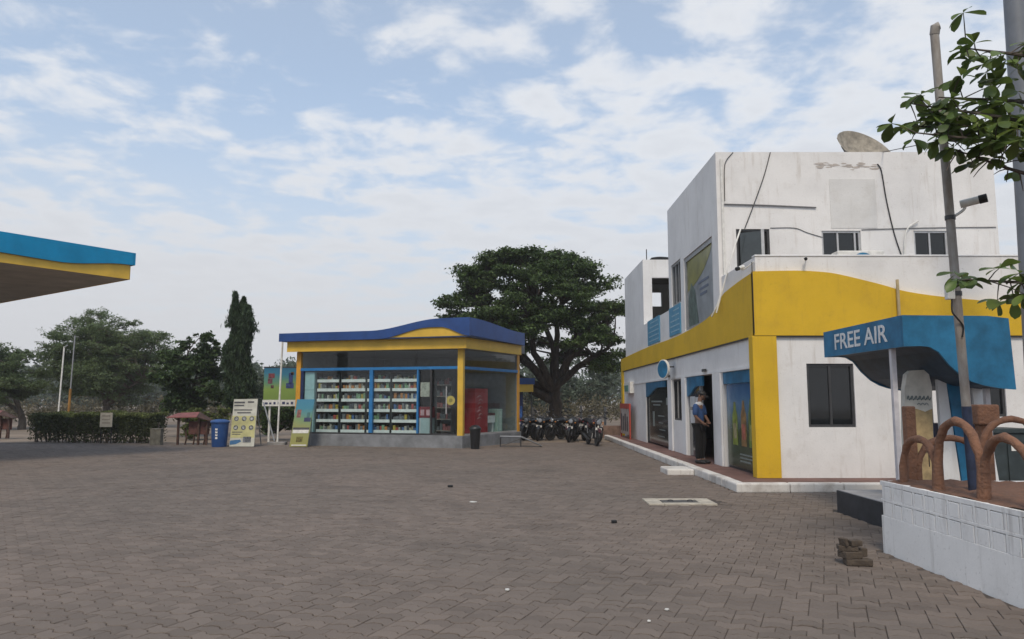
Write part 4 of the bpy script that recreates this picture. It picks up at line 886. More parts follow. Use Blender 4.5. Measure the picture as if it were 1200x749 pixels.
for x, y in ((-.41, 26.12), (.31, 26.12), (-.41, 26.78), (.31, 26.78)): MB().tube([(x, y, 0), (x, y, .335)], .018, 6).build('leg', DGREY, rmp)
MB().tube([(-.41, 26.11, .02), (.31, 26.11, .3)], .012, 5).build('brace', DGREY, rmp); MB().tube([(-.41, 26.11, .03), (.95, 26.12, .03)], .012, 5).build('base_rail', DGREY, rmp)
# kiosk behind the shop
kq = thing('rear_kiosk', 'small blue and yellow topped kiosk behind the shop under the tree', 'kiosk', (.5, 37, 0))
MB().box(-.8, 1.05, 36.6, 38.4, 2.05, 2.42).build('yellow_fascia', YELM, kq); MB().box(-.85, 1.12, 36.55, 38.45, 2.421, 2.72).build('blue_fascia', NAVB, kq)
MB().box(-.7, .55, 36.9, 38.2, 0, 2.05).build('cabin', NAVY, kq); MB().box(.0, .5, 36.86, 36.895, .75, 1.35).build('blue_poster', mat('bright_blue', (.03, .11, .36), .5, .4, 8), kq)
MB().box(.92, .99, 36.7, 36.77, 0, 2.05).build('post', DGREY, kq)

# ================================================================ LEFT SIDE OBJECTS
bl = thing('waste_bin', 'blue plastic wheeled waste bin beside the white standee', 'bin', (-10.28, 26.3, 0))
BB = mat('bin_blue', (.02, .075, .24), .45, .12, 3)
MB().lathe([(.24, 0), (.25, .03), (.295, .80), (.30, .84)], (-10.28, 26.3, 0), 24).build('body', BB, bl, smooth=True)
MB().lathe([(.33, .841), (.335, .88), (.30, .92), (.16, .96), (.04, .965)], (-10.28, 26.3, 0), 24).build('lid', BB, bl, smooth=True)
for i, z in enumerate((.62, .52, .42, .32)): MB().box(-10.33, -10.25, 26.015 + .006 * i, 26.03, z - .035, z + .03).build('white_mark', PVC, bl)
sdn = thing('standee', 'white and yellow printed standee with rows of round emblems', 'standee', (-9.45, 26.25, 0))
fx0, fx1 = -9.88, -9.02
MB().prism([(fx0, 26.18, .02), (fx1, 26.18, .02), (fx1, 26.40, 1.68), (fx0 + .02, 26.40, 1.66)], (0, 0, 0), (0, .04, 0)).build('panel', mat('standee_white', (.50, .50, .44), .6, .12, 3), sdn)
def sp(x, z, d=.0): return (x, 26.18 + .22 * (z - .02) / 1.66 - .004 - d, z)
def sq4(x0, x1, z0, z1, m_, nm, par, d=.0): return MB().prism([sp(x0, z0, d), sp(x1, z0, d), sp(x1, z1, d), sp(x0, z1, d)], (0, 0, 0), (0, .003, 0)).build(nm, m_, par)
sq4(fx0 + .01, fx1 - .01, .32, 1.08, mat('standee_yellow', (.48, .46, .22), .6, .15, 3), 'yellow_field', sdn)
for r_ in range(2):
    for c_ in range(3):
        x = fx0 + .17 + c_ * .27; z = .98 - r_ * .31
        MB().prism([sp(x + .085 * math.cos(a), z + .085 * math.sin(a), .004) for a in np.arange(14) * 2 * math.pi / 14], (0, 0, 0), (0, .003, 0)).build('round_emblem', mat('emblem_grey', (.13, .14, .16), .5, .5, 14), sdn)
        MB().prism([sp(x + .05 * math.cos(a), z + .05 * math.sin(a), .008) for a in np.arange(10) * 2 * math.pi / 10], (0, 0, 0), (0, .003, 0)).build('emblem_core', mat('emblem_pale', (.36, .37, .36), .5, .5, 18), sdn)
for (a, b, z, h) in ((.04, .42, 1.52, .06), (.05, .40, 1.42, .05), (.52, .74, 1.54, .05), (.06, .70, 1.27, .035), (.18, .66, 1.17, .04), (.05, .42, .50, .03), (.05, .36, .43, .025)): sq4(fx0 + a, fx0 + b, z, z + h, mat('print_dark', (.09, .09, .10), .6, .5, 30), 'print_line', sdn, .004)
MB().prism([sp(x, z, .004) for x, z in ((fx0 + .01, .08), (fx0 + .22, .10), (fx0 + .40, .19), (fx0 + .36, .26), (fx0 + .2, .25), (fx0 + .01, .22))], (0, 0, 0), (0, .003, 0)).build('blue_swoosh', mat('swoosh_blue', (.04, .14, .30), .5), sdn)
sq4(fx0 + .46, fx0 + .74, .16, .36, MATS['emblem_grey'], 'printed_picture', sdn, .004)
MB().bar((-9.06, 26.42, 1.60), (-9.06, 27.05, .02), .03, .03).build('back_leg', GREYM, sdn); MB().bar((-9.84, 26.42, 1.60), (-9.84, 27.05, .02), .03, .03).build('back_leg', GREYM, sdn)
# flag pole / thin post
fpole = thing('thin_post', 'thin white post rising from a small concrete foot left of the shop', 'post', (-8.62, 27.5, 0))
MB().tube([(-8.62, 27.5, .1), (-8.55, 27.5, 3.9)], .035, 8).build('shaft', PVC, fpole, smooth=True); MB().box(-8.95, -8.3, 27.35, 27.7, -.02, .11).build('foot', CONC, fpole, bevel=.02)
MB().tube([(-8.75, 27.6, .12), (-9.55, 28.6, 1.55)], .03, 6).build('stay', GREYM, fpole)
# billboard
bb_ = thing('billboard', 'blue and green billboard on white legs behind the thin post', 'billboard', (-9.2, 29.3, 0))
MB().box(-9.78, -8.45, 29.25, 29.32, 1.65, 2.90).build('panel', grad_print('billboard_print', [(.0, (.16, .24, .05)), (.35, (.20, .30, .06)), (.6, (.10, .24, .16)), (.8, (.03, .17, .26)), (1., (.02, .13, .24))], 1.65, 2.9, rough=.5), bb_)
MB().box(-9.80, -8.43, 29.24, 29.33, 2.901, 2.95).build('top_rail', DGREY, bb_)
MB().box(-9.80, -8.43, 29.22, 29.30, 1.40, 1.645).build('white_strip', PVC, bb_)
for i in range(7): x = -9.70 + i * .17; MB().box(x, x + random.uniform(.06, .12), 29.212, 29.219, 1.47, 1.56 + random.uniform(-.02, .02)).build('printed_letter', mat('letter_navy', (.04, .05, .12), .6), bb_)
for (x, z, a, b, m_) in ((-9.60, 2.50, .24, .18, (.22, .05, .06)), (-9.62, 2.28, .18, .2, (.20, .08, .10)), (-9.50, 2.1, .12, .12, (.12, .06, .05)), (-8.80, 2.28, .16, .42, (.03, .05, .18)), (-8.90, 2.1, .3, .2, (.04, .07, .22)), (-8.72, 2.62, .12, .12, (.10, .06, .05))):
    MB().box(x, x + a, 29.240, 29.2475, z, z + b).build('printed_shape', mat('bill_%.2f_%.2f' % (x, z), m_, .5, .4, 10), bb_)
for x in (-9.58, -8.56): MB().box(x, x + .07, 29.33, 29.40, 0, 2.9).build('leg', PVC, bb_)
# A-frame standee
af = thing('a_frame_sign', 'yellow-green and blue A-frame sign standing before the shop', 'sign', (-7.45, 26.3, 0))
ax = lambda x, z: (-7.76 + x + .10 * z, 26.1 + .12 * z, z)
def aq(x0, x1, z0, z1, m_, nm, d=0): 
    off_ = Vector((0, -d, 0)); return MB().prism([Vector(ax(x, z)) + off_ for x, z in ((x0, z0), (x1, z0), (x1, z1), (x0, z1))], (0, 0, 0), (0, .003 if d else .04, 0)).build(nm, m_, af)
aq(0, .62, .02, 1.66, grad_print('aframe_print', [(.0, (.28, .27, .08)), (.4, (.26, .28, .10)), (.6, (.16, .28, .14)), (.8, (.05, .22, .30)), (1., (.04, .20, .32))], .1, 1.66, rough=.5), 'front_panel')
aq(.02, .60, .60, .68, MATS['print_dark'], 'print_line', .008); aq(.03, .59, .48, .60, PVC, 'pale_band', .006)
aq(.20, .42, .18, .36, mat('olive_print', (.16, .14, .03), .5, .4, 14), 'printed_picture', .006); aq(.06, .58, .05, .09, PVC, 'pale_band', .006)
aq(.36, .60, .88, 1.02, MATS['letter_navy'], 'printed_shape', .006); aq(.44, .54, 1.02, 1.20, mat('dark_teal', (.05, .14, .14), .5), 'printed_shape', .006); aq(.08, .22, 1.02, 1.30, mat('pinkish', (.28, .12, .10), .5, .4, 10), 'printed_shape', .006)
for x in (.03, .55): MB().bar(Vector(ax(x, 1.6)) + Vector((0, .06, 0)), (ax(x, 0)[0], 26.75, .02), .03, .03).build('back_leg', GREYM, af)
# small red-roofed shelters by the hedge
def shelter(x, y, label, s=1.0):
    t = thing('small_shelter', label, 'shelter', (x, y, 0), 'small red-roofed shelters by the hedge')
    RR = mat('red_roof_sheet', (.22, .075, .07), .7, .2, 4); BR = mat('brown_timber', (.075, .038, .028), .85, .3, 8)
    MB().prism([(x - .85 * s, y - .4, .98), (x + .25 * s, y - .4, 1.0), (x + .15 * s, y + .1, 1.17), (x - .65 * s, y + .1, 1.13)], (0, 0, 0), (0, 0, .03)).build('roof_sheet', RR, t)
    MB().prism([(x + .26 * s, y - .4, 1.0), (x + .70 * s, y - .3, .86), (x + .60 * s, y + .3, .86), (x + .16 * s, y + .1, 1.17)], (0, 0, 0), (0, 0, .03)).build('roof_sheet', BR, t)
    for px in (-.5, .25, .55): MB().box(x + px * s - .035, x + px * s + .035, y - .2, y - .13, 0, 1.0 if px < .5 else .86).build('post', BR, t)
    MB().box(x - .15 * s, x + .6 * s, y - .10, y - .05, .38, .85).build('back_board', mat('brown_board', (.11, .045, .038), .8, .3, 6), t)
    for px in (-.3, .0, .38): MB().tube(arc([(x + px * s, y, 0), (x + px * s + .05, y - .03, .25), (x + px * s - .02, y, .6)], 3), .03, 6).build('prop', BR, t)
shelter(-11.75, 27.6, 'small red-roofed shelter right of the hedge beside the blue bin')
shelter(-22.3, 32.3, 'small red-roofed shelter at the far left end of the hedge', 1.2)
tag(MB().box(-13.25, -12.85, 27.35, 27.6, -.02, .60).build('concrete_stub', mat('stub_olive', (.16, .15, .12), .9, .25, 6), bevel=.02), 'squat concrete block at the right end of the hedge', 'block')
nb = thing('hedge_notice', 'pale square notice board in front of the hedge', 'notice board', (-15.4, 28.35, 0))
MB().box(-15.62, -15.16, 28.30, 28.33, .62, 1.16).build('board', mat('notice_pale', (.40, .37, .31), .7, .12, 6), nb)
for x in (-15.6, -15.2): MB().box(x, x + .025, 28.335, 28.36, -.02, 1.1).build('leg', DARK, nb)
for i in range(3): MB().box(-15.55, -15.24, 28.293, 28.2985, .75 + i * .13, .80 + i * .13).build('print_line', mat('faded_ink', (.26, .23, .20), .7), nb)
# two posts behind the hedge
wp = thing('lamp_post', 'thin white pole behind the hedge with a small head', 'pole', (-22.0, 36.2, 0))
MB().tube([(-22.05, 36.2, 0), (-21.95, 36.2, 4.25)], .035, 8).build('shaft', PVC, wp, smooth=True); MB().tube([(-21.95, 36.2, 4.2), (-21.80, 36.2, 4.32)], .035, 6).build('head', GREYM, wp)
op = thing('orange_post', 'tall thin post painted orange on its lower half behind the hedge', 'pole', (-21.6, 36.3, 0))
MB().tube([(-21.6, 36.3, 0), (-21.57, 36.3, 2.2)], .06, 8).build('orange_foot', mat('orange_pole', (.30, .15, .03), .7, .2), op, smooth=True); MB().tube([(-21.57, 36.3, 2.2), (-21.52, 36.3, 4.8)], .03, 8).build('shaft', GREYM, op, smooth=True)
# ================================================================ VEGETATION
def leaves(name, cen, nrm_up, size, m_, parent, asp=1.0, droop=None, seed=0):
    """one mesh of many small leaf faces; cen: Nx3 centres"""
    r = np.random.default_rng(seed); n = len(cen)
    d = r.normal(size=(n, 3)); d /= np.linalg.norm(d, axis=1)[:, None]
    nn = r.normal(size=(n, 3)); nn[:, 2] += nrm_up; nn /= np.linalg.norm(nn, axis=1)[:, None]
    if droop is not None: d = d * .45 + np.array([0, 0, -1]) * droop; d /= np.linalg.norm(d, axis=1)[:, None]
    u = d - nn * (d * nn).sum(1)[:, None]; u /= np.linalg.norm(u, axis=1)[:, None] + 1e-9; v = np.cross(nn, u)
    s = size * r.uniform(.6, 1.35, n)[:, None]; a = u * s; b = v * s * .5 / asp
    fold = nn * s * .12
    V = np.stack([cen - a, cen - b * 1.0 + fold, cen + a, cen + b + fold], 1).reshape(-1, 3); F = np.arange(4 * n).reshape(-1, 4)
    return link(name, V, F, m_, parent)
def limb(mb, a, b, r0, r1, bow=.15, rr=None, n=6, k=7):
    rr = rr or random; a, b = Vector(a), Vector(b); L_ = (b - a).length
    o = Vector((rr.uniform(-1, 1), rr.uniform(-1, 1), rr.uniform(-.3, .8))) * L_ * bow; pts = []
    for i in range(k + 1):
        t = i / k; pts.append(a.lerp(b, t) + o * math.sin(math.pi * t) + Vector((rr.gauss(0, 1), rr.gauss(0, 1), rr.gauss(0, 1))) * L_ * .012)
    mb.tube(pts, [r0 + (r1 - r0) * i / k for i in range(k + 1)], n); return pts
def tree(name, label, base, fork, trunk_r, clumps, nleaf, lsize, lm, bark=BARK, seed=1, group=None, spread=.55, flat=.45, up=.8, asp=1.0, twigs=5, limbs=None, cat='tree', fill=0.25):
    """clumps: list of (x,y,z,radius); limbs grow from the fork to every clump"""
    rr = random.Random(seed); r = np.random.default_rng(seed)
    t = thing(name, label, cat, base, group); mb = MB()
    limb(mb, (base[0], base[1], base[2] - .1), fork, trunk_r * 1.15, trunk_r * .85, .05, rr, 10, 6)
    mains = []
    for (x, y, z) in (limbs or []):
        mains.append(limb(mb, fork, (x, y, z), trunk_r * .62, trunk_r * .25, .10, rr, 8, 8))
    cs = []; 
    for (x, y, z, rad) in clumps:
        c = Vector((x, y, z))
        if mains:
            best = min((p for q in mains for p in q[3:]), key=lambda p: (p - c).length + max(0, p.z - c.z) * 1.5)
        else: best = Vector(fork)
        limb(mb, best, c, max(.02, trunk_r * .20), .018, .12, rr, 5, 6)
        for k in range(twigs):
            e = c + Vector((rr.gauss(0, .6), rr.gauss(0, .6), rr.gauss(0, .3))) * rad
            limb(mb, c, e, .018, .006, .1, rr, 4, 3)
        cs.append((x, y, z, rad))
    mb.build('trunk', bark, t, smooth=True)
    w_ = np.array([c[3] ** 2 for c in cs]); w_ = w_ / w_.sum(); idx = r.choice(len(cs), nleaf, p=w_)
    ca_ = np.array(cs)[idx]
    # leaves gather in small sprays inside each clump
    nsp = max(1, nleaf // 22); spc = r.choice(len(cs), nsp, p=w_); d = r.normal(size=(nsp, 3)); d /= np.linalg.norm(d, axis=1)[:, None]
    rad_ = (r.uniform(0, 1, nsp) ** .5)[:, None]; sc_ = np.array(cs)[spc]
    sp_ = sc_[:, :3] + d * rad_ * sc_[:, 3:4] * np.array([1, 1, flat])
    k = r.integers(0, nsp, nleaf); cen = sp_[k] + r.normal(size=(nleaf, 3)) * (sc_[k, 3:4] * spread * .26) * np.array([1, 1, .5])
    leaves('crown', cen, up, lsize, lm, t, asp, None, seed)
    return t
def crown_clumps(cx_, cy_, cz_, rx, ry, rz, n, r0, r1, seed, shell=.55, zmin=None, keep=None):
    r = random.Random(seed); o = []; tries = 0
    while len(o) < n and tries < 6000:
        tries += 1
        v = Vector((r.gauss(0, 1), r.gauss(0, 1), r.gauss(0, 1))).normalized() * (shell + (1 - shell) * r.random())
        p = (cx_ + v.x * rx, cy_ + v.y * ry, cz_ + v.z * rz)
        if zmin and p[2] < zmin: continue
        if keep and not keep(*p): continue
        rad = r.uniform(r0, r1)
        if any((Vector(p) - Vector(q[:3])).length < .55 * rad for q in o): continue
        o.append((*p, rad))
    return o
# the big spreading tree behind the shop
rq = random.Random(19); cl = []
while len(cl) < 290:
    a = rq.uniform(0, 2 * math.pi); h = rq.uniform(0, 1); z = 2.9 + h * 6.35; prof = float(np.interp(h, [0, .15, .35, .6, .8, .93, 1], [.90, 1.0, 1.0, .95, .80, .55, .28]))
    rad = prof * (rq.uniform(.35, 1) ** .5); x = 1.05 + 4.75 * rad * math.cos(a); y = 38 + 4.2 * rad * math.sin(a)
    if z < 4.7 and abs(x - 1.9) < .7 + .55 * (4.7 - z) and y < 40: continue
    if z < 3.6 and x < 3.2: continue
    if x < -2.6 and z > 8.2: continue
    cl.append((x, y, z, rq.uniform(.40, .80)))
tree('rain_tree', 'large dark spreading tree between the shop and the white building', (2.25, 38, 0), (2.15, 38, 2.1), .36, cl, 112000, .086, L_RAIN, BARK, 11,
     flat=.42, up=1.2, twigs=3, spread=.8, limbs=[(-.4, 37.5, 4.8), (1.2, 38.3, 6.6), (2.5, 37.6, 6.6), (4.6, 38.2, 5.2), (-1.9, 38, 6.8), (3.6, 39, 6.8), (1.0, 36.6, 5.6), (4.9, 37.3, 4.2), (-1.5, 38.3, 4.0)])
sb0 = MB(); limb(sb0, (2.15, 38, 1.6), (.95, 37.7, 2.15), .26, .20, .03, random.Random(2), 9, 5); sb0.build('cut_limb', BARK, bpy.data.objects['rain_tree'], smooth=True)
# left trees
cl = crown_clumps(-24.3, 45, 4.2, 3.6, 3.2, 2.75, 170, .5, 1.1, 21, .25, 1.1)
tree('thorn_tree', 'wide feathery grey-green tree behind the hedge, biggest on the left', (-24.6, 45, 0), (-24.5, 45, 1.4), .22, cl, 90000, .078, L_MESQ, BARK2, 22, 'feathery trees behind the hedge', flat=.42, up=.8, asp=1.6, limbs=[(-26.6, 44.6, 3.6), (-23.2, 45.4, 4.2), (-24.8, 45, 5.6), (-22.2, 44.5, 3.0)])
cl = crown_clumps(-29.6, 42.5, 3.1, 2.5, 2.5, 1.8, 80, .5, .95, 25, .25, 1.4) + crown_clumps(-33.4, 43, 3.4, 1.8, 2, 1.4, 16, .5, .9, 26, .4, 1.5)
tree('thorn_tree', 'feathery tree with a forked trunk at the left edge', (-28.2, 43, 0), (-28.3, 43, .9), .20, cl, 56000, .078, L_MESQ, BARK2, 27, 'feathery trees behind the hedge', flat=.42, up=.8, asp=1.6, limbs=[(-31.4, 43, 2.4), (-28.6, 42.5, 3.4), (-30, 43, 3.8)])
cl = crown_clumps(-14.75, 34, 2.55, 1.5, 1.5, 1.6, 44, .35, .62, 31, .5, 1.0) + [(-14.3, 34, 4.55, .42), (-14.0, 33.8, 4.35, .5), (-16.0, 34, 3.75, .38), (-16.05, 34, 3.5, .35), (-15.1, 34, 4.2, .5), (-13.7, 34, 3.9, .5)]
tree('broadleaf_tree', 'dark rounded broadleaf tree right of the hedge', (-14.6, 34, 0), (-14.6, 34, 1.1), .13, cl, 22000, .085, L_DARK, BARK, 33, flat=.7, up=.8, limbs=[(-15.2, 34, 2.6), (-14.2, 34, 3.4), (-14.7, 33.6, 3.8)])
# columnar drooping tree
at = thing('mast_tree', 'tall narrow drooping evergreen left of the shop', 'tree', (-12.35, 33.2, 0)); mb = MB(); limb(mb, (-12.25, 33.2, -.1), (-12.2, 33.2, 6.0), .11, .02, .01, random.Random(4), 8, 8)
r = np.random.default_rng(44); N_ = 30000
zf = r.uniform(0, 1, N_) ** .95; z_ = 1.0 + zf * 5.1
prof_r = np.interp(zf, [0, .1, .35, .6, .8, .9, 1], [.52, .80, .84, .70, .50, .32, .02])
a_ = r.uniform(0, 2 * math.pi, N_); band = .72 + .28 * np.sin(a_ * 3 + z_ * 2.3) * np.sin(z_ * 5.1 + a_ * 2)
rr_ = prof_r * band * r.uniform(.35, 1.02, N_)
cen = np.stack([-12.22 + .08 * np.sin(z_ * 1.3) + rr_ * np.cos(a_), 33.2 + rr_ * np.sin(a_), z_ + .12], 1)
t2 = r.uniform(0, 1, 2600); cen2 = np.stack([-12.50 + .02 + .10 * r.normal(size=2600) * (1.9 * (1 - t2)), 33.1 + .12 * r.normal(size=2600), 4.9 + 1.55 * t2], 1)
t3 = r.uniform(0, 1, 3600); cen3 = np.stack([-11.92 + .20 * r.normal(size=3600) * (1.1 - t3), 33.1 + .17 * r.normal(size=3600), 4.7 + 1.15 * t3], 1)
for i in range(40):
    z = 1.2 + i * .115; a = i * 2.4; q = float(np.interp((z - 1) / 5.1, [0, .1, .35, .6, .8, .9, 1], [.50, .72, .78, .60, .48, .34, .08]))
    limb(mb, (-12.22, 33.2, z + .25), (-12.22 + q * .9 * math.cos(a), 33.2 + q * .9 * math.sin(a), z - .1), .02, .006, .1, random.Random(i), 4, 4)
mb.build('trunk', BARK, at, smooth=True)
leaves('crown', np.concatenate([cen, cen2, cen3]), .1, .12, L_ASHO, at, 2.6, 1.4, 45)
cl = crown_clumps(-14.6, 44, 2.0, 1.9, 1.5, 1.4, 22, .4, .8, 51, .4, .7)
tree('scrub_tree', 'grey-green scrubby tree behind the white standee', (-14.4, 44, 0), (-14.4, 44, .6), .09, cl, 12000, .085, L_FAR, BARK2, 52, flat=.7)
cl = crown_clumps(-9.9, 31.5, .75, .7, .5, .75, 12, .25, .45, 55, .3, .15)
tree('dark_shrub', 'dark rounded shrub behind the standee', (-9.9, 31.5, 0), (-9.9, 31.5, .25), .05, cl, 7000, .06, L_DARK, BARK, 56, flat=.9, cat='shrub')
cl = crown_clumps(-13.2, 31.5, .75, 1.3, .5, .62, 14, .25, .45, 57, .3, .2)
tree('green_shrub', 'low green shrub under the dark rounded tree', (-13.2, 31.5, 0), (-13.2, 31.5, .2), .05, cl, 8000, .06, L_HTOP, BARK, 58, flat=.8, cat='shrub')
# hedge
H = thing('hedge', 'clipped dark hedge with a yellow-green top and bare stems below', 'hedge', (-16.3, 29.2, 0))
HA, HB = Vector((-19.3, 30.2, 0)), Vector((-13.4, 28.55, 0)); hd = (HB - HA).normalized(); hn = Vector((-hd.y, hd.x, 0)); HL = (HB - HA).length
r = np.random.default_rng(61)
def hpts(n, z0, z1, w_): 
    s = r.uniform(0, HL, n); d = r.uniform(-w_, w_, n); zb = .04 * np.sin(s * 2.1) + .05 * np.sin(s * 5.3); z = r.uniform(z0, z1, n) + zb
    return np.stack([HA.x + hd.x * s + hn.x * d, HA.y + hd.y * s + hn.y * d, z], 1), s
P_, s_ = hpts(26000, .34, 1.06, .36); keep = (P_[:, 2] > .62 + .22 * np.sin(s_ * 3.7) * np.sin(s_ * 9.1 + 1)) | (r.uniform(0, 1, len(P_)) < .45)
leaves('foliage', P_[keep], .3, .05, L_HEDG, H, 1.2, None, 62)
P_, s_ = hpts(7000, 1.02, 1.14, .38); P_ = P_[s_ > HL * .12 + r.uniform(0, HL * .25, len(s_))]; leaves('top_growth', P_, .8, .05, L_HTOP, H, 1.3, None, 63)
P_, s_ = hpts(2600, .02, .4, .3); leaves('low_growth', P_, .2, .05, L_HEDG, H, 1.2, None, 64)
mb = MB(); rs_ = random.Random(5)
for i in range(70):
    s = i / 69 * HL; q = HA + hd * s + hn * rs_.uniform(-.2, .2); limb(mb, (q.x, q.y, -.05), (q.x + rs_.gauss(0, .12), q.y + rs_.gauss(0, .08), .8), .022, .01, .08, rs_, 5, 4)
mb.build('stems', BARK2, H)
# distant woodland and dry scrub that read as one mass
r = np.random.default_rng(71); pts = []; 
for i in range(230):
    x = r.uniform(-130, 110); y = r.uniform(85, 175) if abs(x) > 12 else r.uniform(95, 170); h = r.uniform(4.0, 9.5) * (.75 + .4 * math.sin(x * .11) ** 2); w_ = h * r.uniform(.5, .8); n = 620
    d = r.normal(size=(n, 3)); d /= np.linalg.norm(d, axis=1)[:, None]; q = d * (r.uniform(.4, 1, n) ** .5)[:, None] * np.array([w_, w_, h * .46]); pts.append(q + np.array([x, y, h * .55]))
fw_ = leaves('distant_woodland', np.concatenate(pts), .6, .42, L_FAR, None, 1.0, None, 72); tag(fw_, kind='stuff')
pts = []
for i in range(150):
    x = r.uniform(-60, 40); y = r.uniform(46, 82); h = r.uniform(.7, 2.3); n = 260
    d = r.normal(size=(n, 3)); d /= np.linalg.norm(d, axis=1)[:, None]; pts.append(d * (r.uniform(.2, 1, n) ** .5)[:, None] * np.array([h * .9, h * .9, h * .5]) + np.array([x, y, h * .5]))
sb_ = leaves('dry_scrub', np.concatenate(pts), .4, .16, L_DRY, None, 1.4, None, 73); tag(sb_, kind='stuff')
# a few young trees in the gap right of the big trunk
for i, (x, y, h, lab) in enumerate(((4.6, 62, 3.6, 'pale bushy young tree seen under the big tree, left of the gap'), (7.4, 66, 4.3, 'pale bushy young tree in the gap beside the yellow pillar'), (1.0, 64, 3.4, 'pale bushy young tree behind the big trunk'))):
    cl = crown_clumps(x, y, h * .6, h * .5, h * .5, h * .4, 16, .5, .9, 80 + i, .3)
    tree('young_tree', lab, (x, y, 0), (x, y, h * .25), .09, cl, 6000, .13, L_FAR, BARK2, 84 + i, 'young trees beyond the big tree', flat=.8)
# wire fence posts behind the bikes
for i in range(7):
    x = 1.2 + i * 1.35; tag(MB().box(x - .06, x + .06, 42.0, 42.12, -.03, 1.25 + .05 * (i % 3)).build('fence_post', CONC, bevel=.01), ('first', 'second', 'third', 'fourth', 'fifth', 'sixth', 'seventh')[i] + ' short concrete fence post from the left behind the motorbikes', 'post', 'concrete fence posts behind the motorbikes')
lw = MB().box(3.3, 5.2, 33.5, 33.8, -.03, .5).build('low_wall', mat('low_brick', (.20, .13, .10), .9, .25, 5, bump=.4), bevel=.01); tag(lw, 'low dusty brick wall beyond the parked motorbikes', 'wall')

# ---- foreground almond tree: trunk outside the frame, branches reach in
BT = thing('almond_tree', 'broad-leaved tree reaching in over the planter from the right', 'tree', (6.0, 6.2, .74)); mb = MB()
rr = random.Random(3)
limb(mb, (6.05, 6.2, .6), (5.85, 6.25, 3.2), .12, .09, .03, rr, 12, 8); limb(mb, (5.85, 6.25, 3.2), (5.7, 6.3, 5.4), .085, .05, .05, rr, 10, 6)
brs = [((5.75, 6.28, 4.4), (4.75, 6.35, 4.66), (4.12, 6.4, 4.78)), ((5.8, 6.28, 3.5), (4.7, 6.3, 4.0), (3.58, 6.4, 4.26)), ((5.8, 6.28, 3.6), (4.6, 6.2, 3.78), (3.56, 6.3, 3.95)),
       ((5.85, 6.25, 3.3), (4.7, 6.35, 3.55), (3.98, 6.4, 3.82)), ((5.88, 6.25, 2.6), (4.8, 6.4, 2.62), (3.98, 6.42, 2.66)), ((5.75, 6.28, 4.0), (4.8, 6.5, 4.30), (3.9, 6.5, 4.36)), ((5.8, 6.2, 3.9), (5.0, 6.1, 4.1), (4.30, 6.2, 3.80)),
       ((5.8, 6.25, 3.7), (4.8, 6.45, 4.05), (3.75, 6.55, 4.10)), ((5.8, 6.25, 3.4), (4.9, 6.15, 3.70), (4.2, 6.2, 3.85))]
nodes = []
for a, b, c in brs:
    pts = arc([a, b, c], 8); mb.tube(pts, [.032 - .026 * i / (len(pts) - 1) for i in range(len(pts))], 6)
    for i, p in enumerate(pts):
        if p.x < 4.60: nodes.append((p, (pts[min(i + 1, len(pts) - 1)] - pts[i - 1]).normalized(), i / len(pts)))
mb.build('trunk', BARK2, BT, smooth=True)
def leaf_mesh(fold, curl):
    prof_ = [(0, .0), (.10, .05), (.30, .15), (.55, .25), (.75, .275), (.90, .20), (1.0, .0)]; V = []; F = []
    for x, w_ in prof_:
        z = -curl * x * x
        V += [(x, -w_, z + fold * w_), (x, 0, z), (x, w_, z + fold * w_)]
    for i in range(len(prof_) - 1):
        k = i * 3; F += [(k, k + 3, k + 4, k + 1), (k + 1, k + 4, k + 5, k + 2)]
    me = bpy.data.meshes.new('leaf'); me.from_pydata(V, [], F); me.materials.append(L_BAD); me.polygons.foreach_set('use_smooth', [True] * len(F)); return me
LM = [leaf_mesh(.25, .15), leaf_mesh(.45, .3), leaf_mesh(.15, .4)]
cnt = 0; tw = MB(); lmass = MB()
rr.shuffle(nodes)
for bi, (p, d, t_) in enumerate(nodes):
    k = 2
    for j in range(k):
        c = p + Vector((rr.gauss(0, .12), rr.gauss(0, .12), rr.gauss(0, .11))); tw.tube([p, p.lerp(c, .6) + Vector((0, 0, .01)), c], [.006, .005, .003], 5)
        if 3.15 < c.z < 3.68 or (3.68 <= c.z < 3.8 and rr.random() < .5): continue
        a0 = rr.uniform(0, 6.28)
        for q in range(rr.choice((4, 5, 5))):
            a = a0 + q * 2 * math.pi / 4.6; dr_ = Vector((math.cos(a), math.sin(a), rr.uniform(-.8, .35))) + d * .35; dr_.normalize()
            upv = Vector((rr.gauss(0, .4), rr.gauss(0, .4) - .35, 1)); y_ = upv.cross(dr_).normalized(); z_ = dr_.cross(y_)
            s = rr.uniform(.115, .205); M_ = Matrix.Translation(c) @ Matrix((dr_, y_, z_)).transposed().to_4x4() @ Matrix.Scale(s, 4); me = rr.choice(LM); cnt += 1
            if cnt <= 300:
                o = bpy.data.objects.new('leaf', me); COL.objects.link(o); o.parent = BT; o.matrix_local = Matrix.Translation(-ORGN[BT.name]) @ M_
            else: lmass.add([M_ @ v.co for v in me.vertices], [tuple(f.vertices) for f in me.polygons])
tag(lmass.build('leaf_mass', mat('leaf_almond_mass', (0.150, 0.205, 0.045), 0.42, 0.2, 2.0, col2=(0.045, 0.085, 0.02), island=0.45, translucent=0.3, spec=0.4), BT, smooth=True), kind='stuff')
tag(tw.build('twigs', BARK2, BT), kind='stuff'); print('leaves', cnt)
cable('overhead_wire', [(8.86, 17.3, 7.55), (7.0, 12.0, 5.9), (5.6, 7.2, 4.42), (5.0, 6.3, 4.3)], .008, BLACK, 'thin overhead wire from the roof dish to the foreground tree')

